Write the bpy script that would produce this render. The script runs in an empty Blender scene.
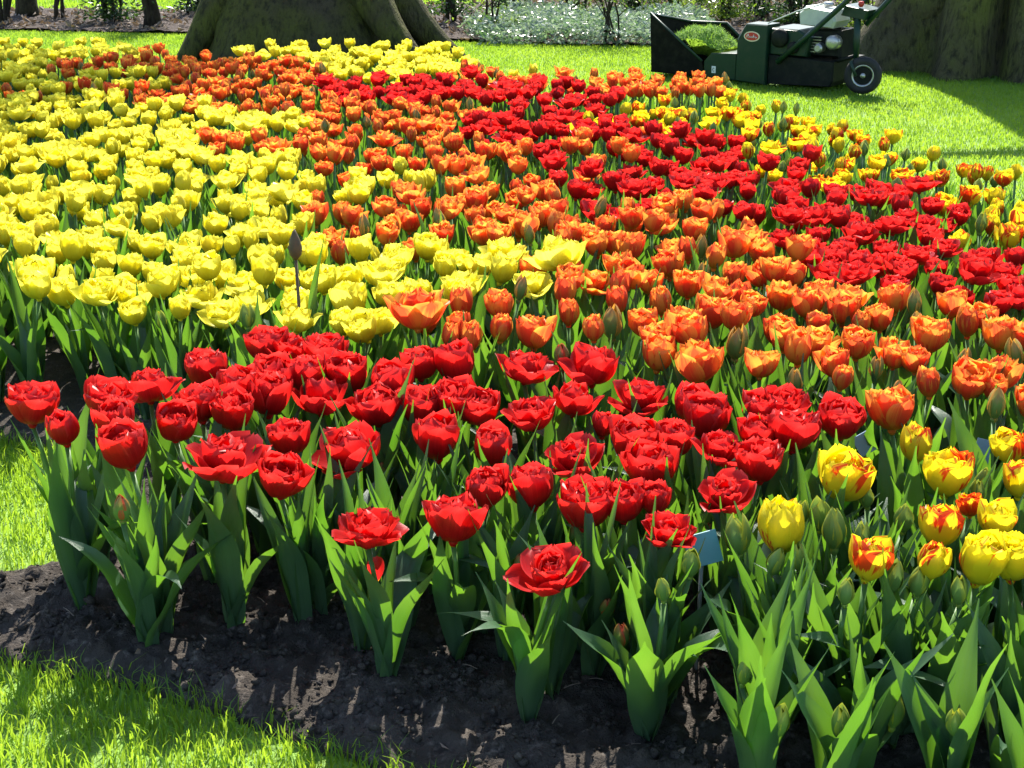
import bpy, math, random
import numpy as np
from mathutils import Vector, Matrix

R = math.radians
rng = np.random.default_rng(11)
random.seed(11)
SC = bpy.context.scene
COL = SC.collection

# ------------------------------------------------------------------ camera, sky, sun, exposure
CAM_H, FPX, PITCH = 1.2, 1396.0, R(20.0)
cam = bpy.data.cameras.new('camera')
cam.sensor_width = 36.0
cam.lens = 36.0 * FPX / 1024.0
cam.clip_start, cam.clip_end = 0.05, 2000.0
cam_o = bpy.data.objects.new('camera', cam)
COL.objects.link(cam_o)
cam_o.location = (0, 0, CAM_H)
cam_o.rotation_euler = (R(90) - PITCH, 0, 0)
SC.camera = cam_o

SUN_EL, SUN_AZ = R(50), R(5.0)
w = bpy.data.worlds.new('World')
SC.world = w
w.use_nodes = True
nt = w.node_tree
sky = nt.nodes.new('ShaderNodeTexSky')
sky.sky_type = 'NISHITA'
sky.sun_disc = False
sky.sun_elevation = SUN_EL
sky.sun_rotation = SUN_AZ
bg = nt.nodes['Background']
bg.inputs['Strength'].default_value = 0.125
nt.links.new(sky.outputs[0], bg.inputs[0])

sun = bpy.data.lights.new('sun', 'SUN')
sun.energy = 5.0
sun.angle = R(0.5)
sun.color = (1.0, 0.95, 0.86)
sun_o = bpy.data.objects.new('sun', sun)
COL.objects.link(sun_o)
sdir = Vector((math.sin(SUN_AZ) * math.cos(SUN_EL), math.cos(SUN_AZ) * math.cos(SUN_EL), math.sin(SUN_EL)))
sun_o.rotation_euler = sdir.to_track_quat('Z', 'Y').to_euler()
sun_o.location = sdir * 40

SC.view_settings.view_transform = 'Standard'
SC.view_settings.look = 'None'
SC.view_settings.exposure = 1.36
SC.view_settings.gamma = 1.0
SC.view_settings.use_curve_mapping = False
SC.cycles.max_bounces = 8
SC.cycles.transmission_bounces = 6
SC.cycles.diffuse_bounces = 4
SC.cycles.caustics_reflective = False
SC.cycles.caustics_refractive = False

# ------------------------------------------------------------------ helpers
CP, SP = math.cos(PITCH), math.sin(PITCH)


def on_plane(px, py, z=0.0):
    """world x, y of a picture point on the level z"""
    cx, cy = (np.asarray(px, float) - 512) / FPX, (384 - np.asarray(py, float)) / FPX
    dy, dz = CP + cy * SP, -SP + cy * CP
    k = (z - CAM_H) / dz
    return cx * k, dy * k


def at(px, py, d):
    """world point of a picture point at the distance y = d"""
    cx, cy = (px - 512) / FPX, (384 - py) / FPX
    dy, dz = CP + cy * SP, -SP + cy * CP
    k = d / dy
    return Vector((cx * k, d, CAM_H + dz * k))


def to_px(x, y, z):
    dep = y * CP + (CAM_H - z) * SP
    up = y * SP - (CAM_H - z) * CP
    return 512 + FPX * x / dep, 384 - FPX * up / dep, dep


def inside(poly, x, y):
    x, y = np.asarray(x, float), np.asarray(y, float)
    res = np.zeros(x.shape, bool)
    n = len(poly)
    for i in range(n):
        x0, y0 = poly[i]
        x1, y1 = poly[(i + 1) % n]
        if y0 == y1:
            continue
        c = ((y0 > y) != (y1 > y)) & (x < (x1 - x0) * (y - y0) / (y1 - y0) + x0)
        res ^= c
    return res


def vnoise(x, y, z=0.0, seed=0):
    x, y = np.asarray(x, float), np.asarray(y, float)
    z = np.zeros_like(x) + z
    xi, yi, zi = np.floor(x).astype(np.int64), np.floor(y).astype(np.int64), np.floor(z).astype(np.int64)
    fx, fy, fz = x - xi, y - yi, z - zi
    fx, fy, fz = [f * f * (3 - 2 * f) for f in (fx, fy, fz)]

    def h(a, b, c):
        n = (a * 374761393 + b * 668265263 + c * 1274126177 + seed * 974634777) & 0x7fffffff
        n = ((n ^ (n >> 13)) * 1274126177) & 0x7fffffff
        n = n ^ (n >> 16)
        return (n & 0xffff) / 65535.0
    r = 0
    for dx in (0, 1):
        for dy in (0, 1):
            for dz in (0, 1):
                wgt = (fx if dx else 1 - fx) * (fy if dy else 1 - fy) * (fz if dz else 1 - fz)
                r = r + wgt * h(xi + dx, yi + dy, zi + dz)
    return r


def fbm(x, y, z=0.0, oct=4, seed=0, gain=0.5):
    r, a, s = 0, 1.0, 0
    for i in range(oct):
        r = r + a * (vnoise(x * 2 ** i, y * 2 ** i, np.asarray(z) * 2 ** i, seed + i) - 0.5)
        s += a
        a *= gain
    return r / s


def scatter(n, x0, x1, y0, y1):
    return rng.uniform(x0, x1, n), rng.uniform(y0, y1, n)


class MB:
    """collects pieces of one mesh: points, faces, uv, material index"""

    def __init__(s):
        s.v, s.uv, s.f, s.m, s.n = [], [], [], [], 0

    def add(s, v, f, uv=None, mi=0):
        v = np.asarray(v, float)
        if uv is None:
            uv = np.zeros((len(v), 2))
        s.v.append(v)
        s.uv.append(np.asarray(uv, float))
        s.f += [tuple(i + s.n for i in q) for q in f]
        s.m += [mi] * len(f)
        s.n += len(v)

    def arrays(s):
        return np.concatenate(s.v), np.concatenate(s.uv), s.f, s.m

    def mesh(s, name, mats, smooth=True):
        v, uv, f, m = s.arrays()
        return mesh_from(name, v, f, uv, m, mats, smooth)


def mesh_from(name, v, f, uv, m, mats, smooth=True):
    me = bpy.data.meshes.new(name)
    me.from_pydata(np.asarray(v).tolist(), [], f)
    for mt in mats:
        me.materials.append(mt)
    if m is not None and len(mats) > 1:
        me.polygons.foreach_set('material_index', np.asarray(m, np.int32))
    if uv is not None:
        l = me.uv_layers.new(name='UVMap')
        li = np.zeros(len(me.loops), np.int32)
        me.loops.foreach_get('vertex_index', li)
        l.data.foreach_set('uv', np.asarray(uv, np.float32)[li].ravel())
    me.polygons.foreach_set('use_smooth', np.full(len(me.polygons), smooth))
    me.update()
    return me


def fast_mesh(name, v, loops, starts, totals, uv, mats, midx=None, smooth=True):
    me = bpy.data.meshes.new(name)
    me.vertices.add(len(v))
    me.vertices.foreach_set('co', np.asarray(v, np.float32).ravel())
    me.loops.add(len(loops))
    me.loops.foreach_set('vertex_index', np.asarray(loops, np.int32))
    me.polygons.add(len(starts))
    me.polygons.foreach_set('loop_start', np.asarray(starts, np.int32))
    for mt in mats:
        me.materials.append(mt)
    if midx is not None:
        me.polygons.foreach_set('material_index', np.asarray(midx, np.int32))
    me.polygons.foreach_set('use_smooth', np.full(len(starts), smooth))
    if uv is not None:
        l = me.uv_layers.new(name='UVMap')
        l.data.foreach_set('uv', np.asarray(uv, np.float32)[np.asarray(loops)].ravel())
    me.update(calc_edges=True)
    me.validate()
    return me


def link(name, me, parent=None, loc=None, rot=None, scale=None):
    o = bpy.data.objects.new(name, me)
    COL.objects.link(o)
    if parent is not None:
        o.parent = parent
    if loc is not None:
        o.location = loc
    if rot is not None:
        o.rotation_euler = rot
    if scale is not None:
        o.scale = scale
    return o


def tag(o, label, cat, group=None):
    o['label'] = label
    o['category'] = cat
    if group:
        o['group'] = group
    return o


def empty(name, loc, rz=0.0):
    o = link(name, None, loc=loc, rot=(0, 0, rz))
    o.empty_display_size = 0.05
    return o


def grid_faces(nu, nv, wrap=False):
    f = []
    for j in range(nv - 1):
        for i in range(nu - (0 if wrap else 1)):
            i2 = (i + 1) % nu
            f.append((j * nu + i, j * nu + i2, (j + 1) * nu + i2, (j + 1) * nu + i))
    return f


def tube(mb, pts, rad, n=8, mi=0, cap=True):
    pts = [Vector(p) for p in pts]
    if not hasattr(rad, '__len__'):
        rad = [rad] * len(pts)
    vs, prev = [], None
    for i, p in enumerate(pts):
        d = (pts[min(i + 1, len(pts) - 1)] - pts[max(i - 1, 0)]).normalized()
        a = prev if prev is not None else (Vector((0, 0, 1)) if abs(d.z) < 0.9 else Vector((1, 0, 0)))
        u = (a - d * a.dot(d)).normalized()
        prev = u
        q = d.cross(u)
        for k in range(n):
            t = 2 * math.pi * k / n
            vs.append(p + (u * math.cos(t) + q * math.sin(t)) * rad[i])
    f = grid_faces(n, len(pts), True)
    if cap:
        f.append(tuple(range(n - 1, -1, -1)))
        f.append(tuple((len(pts) - 1) * n + k for k in range(n)))
    uv = [(k / n, i / max(1, len(pts) - 1)) for i in range(len(pts)) for k in range(n)]
    mb.add([tuple(v) for v in vs], f, uv, mi)


def prism(mb, poly, y0, y1, mi=0, bev=0.0):
    """extrude an outline in x, z from y0 to y1"""
    n = len(poly)
    if bev > 0:
        c = np.mean(np.asarray(poly), axis=0)
        inn = [(c[0] + (p[0] - c[0]) * (1 - bev / max(1e-6, math.hypot(p[0] - c[0], p[1] - c[1]))),
                c[1] + (p[1] - c[1]) * (1 - bev / max(1e-6, math.hypot(p[0] - c[0], p[1] - c[1])))) for p in poly]
        rings = [(inn, y0), (poly, y0 + bev), (poly, y1 - bev), (inn, y1)]
    else:
        rings = [(poly, y0), (poly, y1)]
    v = [(p[0], y, p[1]) for pl, y in rings for p in pl]
    f = grid_faces(n, len(rings), True)
    f.append(tuple(range(n - 1, -1, -1)))
    f.append(tuple((len(rings) - 1) * n + k for k in range(n)))
    mb.add(v, f, None, mi)


def box(mb, c, s, bev=0.0, mi=0):
    x, z = s[0] / 2, s[2] / 2
    prism(mb, [(c[0] - x, c[2] - z), (c[0] + x, c[2] - z), (c[0] + x, c[2] + z), (c[0] - x, c[2] + z)],
          c[1] - s[1] / 2, c[1] + s[1] / 2, mi, bev)


# ------------------------------------------------------------------ materials
class Nodes:
    def __init__(s, name):
        s.mat = bpy.data.materials.new(name)
        s.mat.use_nodes = True
        s.t = s.mat.node_tree
        s.t.nodes.clear()
        s.out = s.t.nodes.new('ShaderNodeOutputMaterial')

    def n(s, typ, **kw):
        o = s.t.nodes.new(typ)
        for k, v in kw.items():
            if k in o.inputs:
                o.inputs[k].default_value = v
            else:
                setattr(o, k, v)
        return o

    def l(s, a, b):
        s.t.links.new(a, b)

    def math(s, op, a, b=None):
        m = s.t.nodes.new('ShaderNodeMath')
        m.operation = op
        for i, q in enumerate((a, b)):
            if q is None:
                continue
            if isinstance(q, (int, float)):
                m.inputs[i].default_value = q
            else:
                s.l(q, m.inputs[i])
        return m.outputs[0]

    def mix(s, fac, a, b, blend='MIX'):
        m = s.t.nodes.new('ShaderNodeMix')
        m.data_type = 'RGBA'
        m.blend_type = blend
        for sock, q in ((m.inputs[0], fac), (m.inputs[6], a), (m.inputs[7], b)):
            if isinstance(q, (int, float)):
                sock.default_value = q
            elif isinstance(q, tuple):
                sock.default_value = (*q, 1)[:4]
            else:
                s.l(q, sock)
        return m.outputs[2]

    def ramp(s, fac, stops):
        r = s.t.nodes.new('ShaderNodeValToRGB')
        e = r.color_ramp.elements
        while len(e) < len(stops):
            e.new(0.5)
        for q, (p, c) in zip(e, stops):
            q.position = p
            q.color = (*c, 1) if isinstance(c, tuple) else (c, c, c, 1)
        s.l(fac, r.inputs[0])
        return r.outputs[0]

    def noise(s, scale, detail=3, vec=None, rough=0.55):
        o = s.n('ShaderNodeTexNoise', Scale=scale, Detail=detail, Roughness=rough)
        if vec is not None:
            s.l(vec, o.inputs['Vector'])
        return o.outputs[0]

    def pos(s, sc=(1, 1, 1)):
        g = s.n('ShaderNodeNewGeometry')
        m = s.n('ShaderNodeMapping')
        m.inputs['Scale'].default_value = sc
        s.l(g.outputs['Position'], m.inputs[0])
        return m.outputs[0]

    def uv(s, sc=(1, 1, 1), ofs=None):
        g = s.n('ShaderNodeUVMap')
        m = s.n('ShaderNodeMapping')
        m.inputs['Scale'].default_value = sc
        s.l(g.outputs[0], m.inputs[0])
        if ofs is not None:
            s.l(ofs, m.inputs[1])
        return m.outputs[0]

    def leafy(s, col, tcol, trans, rough=0.4, spec=0.5, bump=None, bstr=0.3, coat=0.0):
        """thin leaf or petal: reflecting front mixed with light passing through"""
        p = s.n('ShaderNodeBsdfPrincipled', Roughness=rough)
        p.inputs['Specular IOR Level'].default_value = spec
        t = s.n('ShaderNodeBsdfTranslucent')
        for sock, q in ((p.inputs['Base Color'], col), (t.inputs['Color'], tcol)):
            if isinstance(q, tuple):
                sock.default_value = (*q, 1)
            else:
                s.l(q, sock)
        if bump is not None:
            b = s.n('ShaderNodeBump', Strength=bstr, Distance=0.002)
            s.l(bump, b.inputs['Height'])
            s.l(b.outputs[0], p.inputs['Normal'])
        m = s.n('ShaderNodeMixShader')
        m.inputs[0].default_value = trans
        s.l(p.outputs[0], m.inputs[1])
        s.l(t.outputs[0], m.inputs[2])
        s.l(m.outputs[0], s.out.inputs[0])
        return s.mat

    def solid(s, col, rough=0.5, metal=0.0, spec=0.5, bump=None, bstr=0.4, bdist=0.01):
        p = s.n('ShaderNodeBsdfPrincipled', Roughness=rough, Metallic=metal)
        p.inputs['Specular IOR Level'].default_value = spec
        if isinstance(col, tuple):
            p.inputs['Base Color'].default_value = (*col, 1)
        else:
            s.l(col, p.inputs['Base Color'])
        if bump is not None:
            b = s.n('ShaderNodeBump', Strength=bstr, Distance=bdist)
            s.l(bump, b.inputs['Height'])
            s.l(b.outputs[0], p.inputs['Normal'])
        s.l(p.outputs[0], s.out.inputs[0])
        return s.mat


def petal_material(kind, bud=False):
    N = Nodes('petal_' + kind + ('_bud' if bud else ''))
    sep = N.n('ShaderNodeSeparateXYZ')
    N.l(N.uv(), sep.inputs[0])
    u, v = sep.outputs[0], sep.outputs[1]
    edge = N.math('ABSOLUTE', N.math('SUBTRACT', N.math('MULTIPLY', u, 2.0), 1.0))    # 0 at midrib, 1 at edge
    P = N.pos()
    big = N.noise(14.0, 1, P)
    streak = N.noise(1.0, 3, N.uv((26, 1.2, 1), P))
    blaze = N.noise(1.0, 2, N.uv((6, 1.1, 1), P))
    if kind == 'red':
        c = N.mix(N.ramp(streak, [(0.3, 0.0), (0.7, 1.0)]), (0.48, 0.004, 0.010), (0.72, 0.016, 0.022))
        c = N.mix(N.ramp(big, [(0.35, 0.0), (0.7, 0.5)]), c, (0.72, 0.020, 0.012))
        c = N.mix(N.math('MULTIPLY', N.ramp(N.math('MAXIMUM', edge, v), [(0.86, 0.0), (1.0, 1.0)]), 0.35), c, (0.86, 0.12, 0.10))
        c = N.mix(N.ramp(v, [(0.02, 1.0), (0.13, 0.0)]), c, (0.75, 0.55, 0.02))
    elif kind == 'orange':
        fl = N.math('ADD', N.math('ADD', edge, N.math('MULTIPLY', N.math('SUBTRACT', streak, 0.5), 1.1)), N.math('MULTIPLY', N.math('SUBTRACT', big, 0.5), 2.0))
        c = N.mix(N.ramp(fl, [(0.14, 0.0), (0.80, 1.0)]), (0.82, 0.115, 0.035), (0.92, 0.44, 0.065))
        c = N.mix(N.ramp(v, [(0.05, 0.9), (0.42, 0.0)]), c, (0.80, 0.46, 0.03))
    elif kind == 'yellow':
        c = N.mix(N.ramp(streak, [(0.3, 0.0), (0.7, 1.0)]), (0.85, 0.76, 0.025), (0.90, 0.86, 0.08))
        c = N.mix(N.ramp(big, [(0.55, 0.0), (0.75, 0.5)]), c, (0.85, 0.64, 0.015))
        c = N.mix(N.math('MULTIPLY', N.ramp(v, [(0.05, 0.8), (0.35, 0.0)]), 0.6), c, (0.55, 0.60, 0.04))
    else:
        fl = N.math('ADD', N.math('MULTIPLY', blaze, 0.75), N.math('ADD', N.math('MULTIPLY', N.math('SUBTRACT', big, 0.5), 0.9), N.math('MULTIPLY', streak, 0.25)))
        c = N.mix(N.ramp(fl, [(0.55, 0.0), (0.60, 0.95)]), (0.86, 0.76, 0.025), (0.74, 0.055, 0.012))
        c = N.mix(N.math('MULTIPLY', N.ramp(v, [(0.05, 0.8), (0.45, 0.0)]), 0.5), c, (0.50, 0.55, 0.05))
    if bud:
        if kind == 'flamed':
            c = N.mix(N.ramp(streak, [(0.55, 0.0), (0.7, 0.4)]), (0.55, 0.56, 0.04), (0.62, 0.20, 0.02))
        g = N.ramp(N.math('ADD', edge, N.math('MULTIPLY', N.math('SUBTRACT', streak, 0.5), 0.8)), [(0.55, 0.0), (1.05, 0.75)])
        tip = N.ramp(v, [(0.55, 0.0), (1.0, 0.5)])
        g = N.math('MINIMUM', N.math('ADD', g, tip), 0.85)
        c = N.mix(g, (0.15, 0.27, 0.06), c)
    sat = N.mix(1.0, c, c, 'MULTIPLY')
    tc = N.mix(0.25, c, sat)
    if not bud and kind in ('yellow', 'red'):
        tc = c
        c = N.mix(1.0, c, {'yellow': (0.97, 0.94, 0.85), 'red': (0.86, 0.86, 0.86)}[kind], 'MULTIPLY')
        tc = N.mix(0.35, tc, {'yellow': (0.96, 0.93, 0.17), 'red': (0.92, 0.030, 0.018)}[kind])
    return N.leafy(c, tc, ({'yellow': 0.60, 'red': 0.57}.get(kind, 0.62)) if not bud else 0.3, 0.42, 0.4, streak, 0.22)


PET = {k: petal_material(k) for k in ('red', 'orange', 'yellow', 'flamed')}
PETB = {k: petal_material(k, True) for k in ('red', 'orange', 'yellow', 'flamed')}


def leaf_material():
    N = Nodes('tulip_leaf')
    P = N.pos()
    vein = N.noise(1.0, 2, N.uv((70, 1.0, 1), P))
    big = N.noise(9.0, 2, P)
    c = N.mix(N.ramp(big, [(0.3, 0.0), (0.7, 1.0)]), (0.036, 0.084, 0.046), (0.056, 0.116, 0.062))
    c = N.mix(N.math('MULTIPLY', N.ramp(vein, [(.35, 0.0), (.7, 1.0)]), 0.45), c, (0.090, 0.17, 0.095))
    tc = N.mix(N.ramp(big, [(0.3, 0.0), (0.7, 1.0)]), (0.11, 0.29, 0.012), (0.20, 0.41, 0.025))
    return N.leafy(c, tc, 0.40, 0.38, 0.55, vein, 0.4)


def stem_material():
    N = Nodes('tulip_stem')
    return N.leafy((0.10, 0.20, 0.05), (0.22, 0.42, 0.05), 0.2, 0.4, 0.4)


LEAF, STEM = leaf_material(), stem_material()


def grass_material(name, c0, c1, t0, t1):
    N = Nodes(name)
    P = N.pos()
    big = N.noise(1.7, 3, P)
    fine = N.noise(60.0, 2, P)
    f = N.math('ADD', N.math('MULTIPLY', big, 0.6), N.math('MULTIPLY', fine, 0.4))
    r = N.ramp(f, [(0.35, 0.0), (0.65, 1.0)])
    return N.leafy(N.mix(r, c0, c1), N.mix(r, t0, t1), 0.5, 0.42, 0.4)


GRASS = grass_material('grass_blade', (0.060, 0.150, 0.020), (0.100, 0.210, 0.028), (0.33, 0.54, 0.022), (0.48, 0.68, 0.05))


def lawn_material():
    N = Nodes('lawn_ground')
    P = N.pos()
    r = N.ramp(N.noise(2.5, 5, P), [(0.3, 0.0), (0.7, 1.0)])
    c = N.mix(r, (0.13, 0.26, 0.022), (0.20, 0.36, 0.03))
    c = N.mix(N.ramp(N.noise(70, 3, P), [(0.35, 0.6), (0.6, 0.0)]), c, (0.06, 0.10, 0.02))
    return N.solid(c, 0.8, bump=N.noise(120, 3, P), bstr=0.8)


def soil_material(name, a, b, pale):
    N = Nodes(name)
    P = N.pos()
    c = N.mix(N.ramp(N.noise(7, 5, P), [(0.3, 0.0), (0.7, 1.0)]), a, b)
    c = N.mix(N.ramp(N.noise(55, 4, P), [(0.56, 0.0), (0.72, 0.8)]), c, pale)
    return N.solid(c, 0.95, spec=0.15, bump=N.noise(160, 4, P, 0.7), bstr=1.0, bdist=0.012)


SOIL = soil_material('garden_soil', (0.046, 0.039, 0.033), (0.095, 0.081, 0.069), (0.19, 0.165, 0.142))
MULCH = soil_material('woodland_mulch', (0.050, 0.038, 0.032), (0.10, 0.08, 0.07), (0.26, 0.22, 0.20))


def bark_material(name, a, b, moss):
    N = Nodes(name)
    P = N.pos((1, 1, 0.45))
    n1 = N.noise(5.0, 6, P, 0.65)
    n2 = N.noise(28.0, 5, N.pos((1, 1, 0.35)), 0.7)
    c = N.mix(N.ramp(n1, [(0.3, 0.0), (0.7, 1.0)]), a, b)
    c = N.mix(N.ramp(N.noise(2.3, 4, N.pos()), [(0.42, 0.0), (0.62, 0.75)]), c, moss)
    c = N.mix(N.ramp(n2, [(0.36, 0.75), (0.52, 0.0)]), c, (0.018, 0.015, 0.012))
    return N.solid(c, 0.9, spec=0.2, bump=N.math('ADD', n2, N.math('MULTIPLY', N.noise(9.0, 5, N.pos((1.6, 1.6, 0.22)), 0.7), 1.5)), bstr=1.0, bdist=0.05)


BARK = bark_material('mossy_bark', (0.050, 0.041, 0.024), (0.100, 0.084, 0.050), (0.110, 0.115, 0.022))
BARK2 = bark_material('grey_mossy_bark', (0.070, 0.060, 0.034), (0.125, 0.112, 0.062), (0.145, 0.165, 0.028))
TWIG = bark_material('dark_twig_bark', (0.040, 0.030, 0.022), (0.085, 0.068, 0.05), (0.07, 0.065, 0.03))


def shrub_leaf(name, a, b, ta, tb, tr=0.4, rough=0.35):
    N = Nodes(name)
    P = N.pos()
    r = N.ramp(N.noise(8, 2, P), [(0.3, 0.0), (0.7, 1.0)])
    return N.leafy(N.mix(r, a, b), N.mix(r, ta, tb), tr, rough, 0.5)


DARKLEAF = shrub_leaf('dark_shrub_leaf', (0.018, 0.045, 0.014), (0.045, 0.09, 0.022), (0.05, 0.14, 0.01), (0.12, 0.24, 0.02), 0.3)
LIGHTLEAF = shrub_leaf('fresh_shrub_leaf', (0.06, 0.12, 0.022), (0.12, 0.18, 0.03), (0.20, 0.36, 0.02), (0.34, 0.46, 0.05), 0.45)
SILVER = shrub_leaf('silver_leaf', (0.10, 0.17, 0.09), (0.40, 0.46, 0.38), (0.12, 0.26, 0.06), (0.36, 0.46, 0.26), 0.3, 0.3)

# ------------------------------------------------------------------ beds in plan
def ring(pts, z):
    x, y = on_plane([p[0] for p in pts], [p[1] for p in pts], z)
    return list(zip(x.tolist(), y.tolist()))


BZ = 0.30        # usual height of a bloom
front_edge = ring([(-260, 590), (-120, 628), (0, 662), (80, 678), (150, 692), (230, 718), (300, 745), (360, 762), (430, 785), (600, 815), (900, 850), (1250, 880)], 0.0)
back_px = [(1500, 280), (1200, 202), (1040, 178), (960, 166), (900, 146), (830, 124), (765, 108), (725, 88), (650, 83), (560, 82), (500, 80), (470, 64), (440, 50),
           (300, 49), (262, 52), (225, 66), (190, 64), (140, 52), (100, 45), (0, 43), (-250, 41)]
back_edge = ring(back_px, BZ)
left_edge = ring([(-420, 330), (-160, 428), (0, 440), (50, 452), (84, 480), (96, 520), (84, 556), (40, 566), (0, 574), (-130, 560)], 0.0)
BED = front_edge + back_edge + left_edge


def bed_dist(x, y):
    """rough distance to the bed outline"""
    P = np.asarray(BED)
    Q = np.roll(P, -1, axis=0)
    x, y = np.asarray(x, float), np.asarray(y, float)
    best = np.full(x.shape, 9.0)
    for a, b in zip(P, Q):
        d = b - a
        L = max(1e-9, d @ d)
        t = np.clip(((x - a[0]) * d[0] + (y - a[1]) * d[1]) / L, 0, 1)
        best = np.minimum(best, np.hypot(x - a[0] - t * d[0], y - a[1] - t * d[1]))
    return best


def soil_height(x, y):
    h = 0.012 + 0.036 * fbm(x * 9, y * 9, 0, 3, 5) + 0.034 * fbm(x * 38, y * 38, 0, 3, 9)
    h = h + 0.020 * np.maximum(0, fbm(x * 85, y * 85, 0, 3, 21)) * 2
    return h


# lawn: one sheet out to the horizon
g = MB()
g.add([(-400, -100, -0.006), (400, -100, -0.006), (400, 900, -0.006), (-400, 900, -0.006)], [(0, 1, 2, 3)])
o = link('lawn', g.mesh('lawn', [lawn_material()], False))
o['kind'] = 'structure'


def soil_sheet(mb, x0, x1, y0, y1, st, hole=None):
    nx, ny = int((x1 - x0) / st) + 1, int((y1 - y0) / st) + 1
    X, Y = np.meshgrid(x0 + np.arange(nx) * st, y0 + np.arange(ny) * st)
    X, Y = X.ravel(), Y.ravel()
    jx = (vnoise(X * 200, Y * 200, 0, 3) - 0.5) * st * 0.5
    X = X + jx
    ins = inside(BED, X, Y)
    d = bed_dist(X, Y)
    Z = soil_height(X, Y)
    Z = np.where(ins, Z + 0.006, -0.05) * np.clip(d / 0.05, 0, 1) + np.where(ins, 0.002 * (1 - np.clip(d / 0.05, 0, 1)), 0)
    Z = np.where(ins, np.maximum(Z, 0.0), -0.03)
    keep = ins | (d < st * 2)
    if hole is not None:
        hx0, hx1, hy0, hy1 = hole
        keep &= ~((X > hx0 + st) & (X < hx1 - st) & (Y > hy0 + st) & (Y < hy1 - st))
    idx = np.arange(nx * ny).reshape(ny, nx)
    a, b, c, e = idx[:-1, :-1].ravel(), idx[:-1, 1:].ravel(), idx[1:, 1:].ravel(), idx[1:, :-1].ravel()
    ok = keep[a] & keep[b] & keep[c] & keep[e]
    F = np.stack([a, b, c, e], 1)[ok]
    used = np.unique(F)
    mp = np.full(nx * ny, -1)
    mp[used] = np.arange(len(used))
    mb.add(np.stack([X, Y, Z], 1)[used], mp[F].tolist())


sb = MB()
soil_sheet(sb, -1.5, 1.5, 1.45, 2.75, 0.008)
soil_sheet(sb, -5.2, 5.6, 1.41, 9.6, 0.04, (-1.5, 1.5, 1.45, 2.75))
ICO = np.array([(0, 0, 1), (.89, 0, .45), (.28, .85, .45), (-.72, .53, .45), (-.72, -.53, .45), (.28, -.85, .45), (.72, .53, -.45), (-.28, .85, -.45), (-.89, 0, -.45), (-.28, -.85, -.45), (.72, -.53, -.45), (0, 0, -1)])
ICF = [(0, 1, 2), (0, 2, 3), (0, 3, 4), (0, 4, 5), (0, 5, 1), (1, 6, 2), (2, 7, 3), (3, 8, 4), (4, 9, 5), (5, 10, 1), (6, 7, 2), (7, 8, 3), (8, 9, 4), (9, 10, 5), (10, 6, 1), (6, 11, 7), (7, 11, 8), (8, 11, 9), (9, 11, 10), (10, 11, 6)]
cx_, cy_ = scatter(60000, -1.5, 1.3, 1.45, 2.6)
ck = inside(BED, cx_, cy_) & (bed_dist(cx_, cy_) > .015) & (vnoise(cx_ * 14, cy_ * 14, 0, 41) > rng.uniform(.2, .9, len(cx_)))
cx_, cy_ = cx_[ck][:15000], cy_[ck][:15000]
cz_ = np.maximum(0, soil_height(cx_, cy_) + .006)
for x_, y_, z_ in zip(cx_, cy_, cz_):
    rr_ = min(.011, .0014 + rng.exponential(.0017))
    sb.add(ICO * rr_ * rng.uniform(.5, 1.45, (12, 1)) * np.array([1, 1, .8]) + np.array([x_, y_, z_ + rr_ * .25]), ICF)
o = link('bed_soil', sb.mesh('bed_soil', [SOIL]))
o['kind'] = 'structure'

# woodland bed behind the lawn
wl = ring([(-500, 20), (-100, 30), (0, 31), (190, 35), (420, 41), (560, 46), (660, 47), (800, 50), (1100, 56), (1500, 60)], 0.0)
wb = ring([(1500, -8), (1100, -10), (800, -12), (650, -10), (450, 6), (190, 11), (0, 10), (-500, 4)], 0.0)
WOOD = wl + wb


def wood_mesh():
    mb = MB()
    st = 0.06
    xs, ys = np.arange(-9, 12, st), np.arange(9.5, 19.0, st)
    X, Y = np.meshgrid(xs, ys)
    nx, ny = len(xs), len(ys)
    X, Y = X.ravel(), Y.ravel()
    Z = 0.02 + 0.05 * fbm(X * 5, Y * 5, 0, 4, 31)
    keep = inside(WOOD, X, Y)
    Z = np.maximum(Z, 0.002)
    idx = np.arange(nx * ny).reshape(ny, nx)
    a, b, c, e = idx[:-1, :-1].ravel(), idx[:-1, 1:].ravel(), idx[1:, 1:].ravel(), idx[1:, :-1].ravel()
    F = np.stack([a, b, c, e], 1)[keep[a] & keep[b] & keep[c] & keep[e]]
    used = np.unique(F)
    mp = np.full(nx * ny, -1)
    mp[used] = np.arange(len(used))
    mb.add(np.stack([X, Y, Z], 1)[used], mp[F].tolist())
    return mb


o = link('woodland_soil', wood_mesh().mesh('woodland_soil', [MULCH]))
o['kind'] = 'structure'


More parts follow.
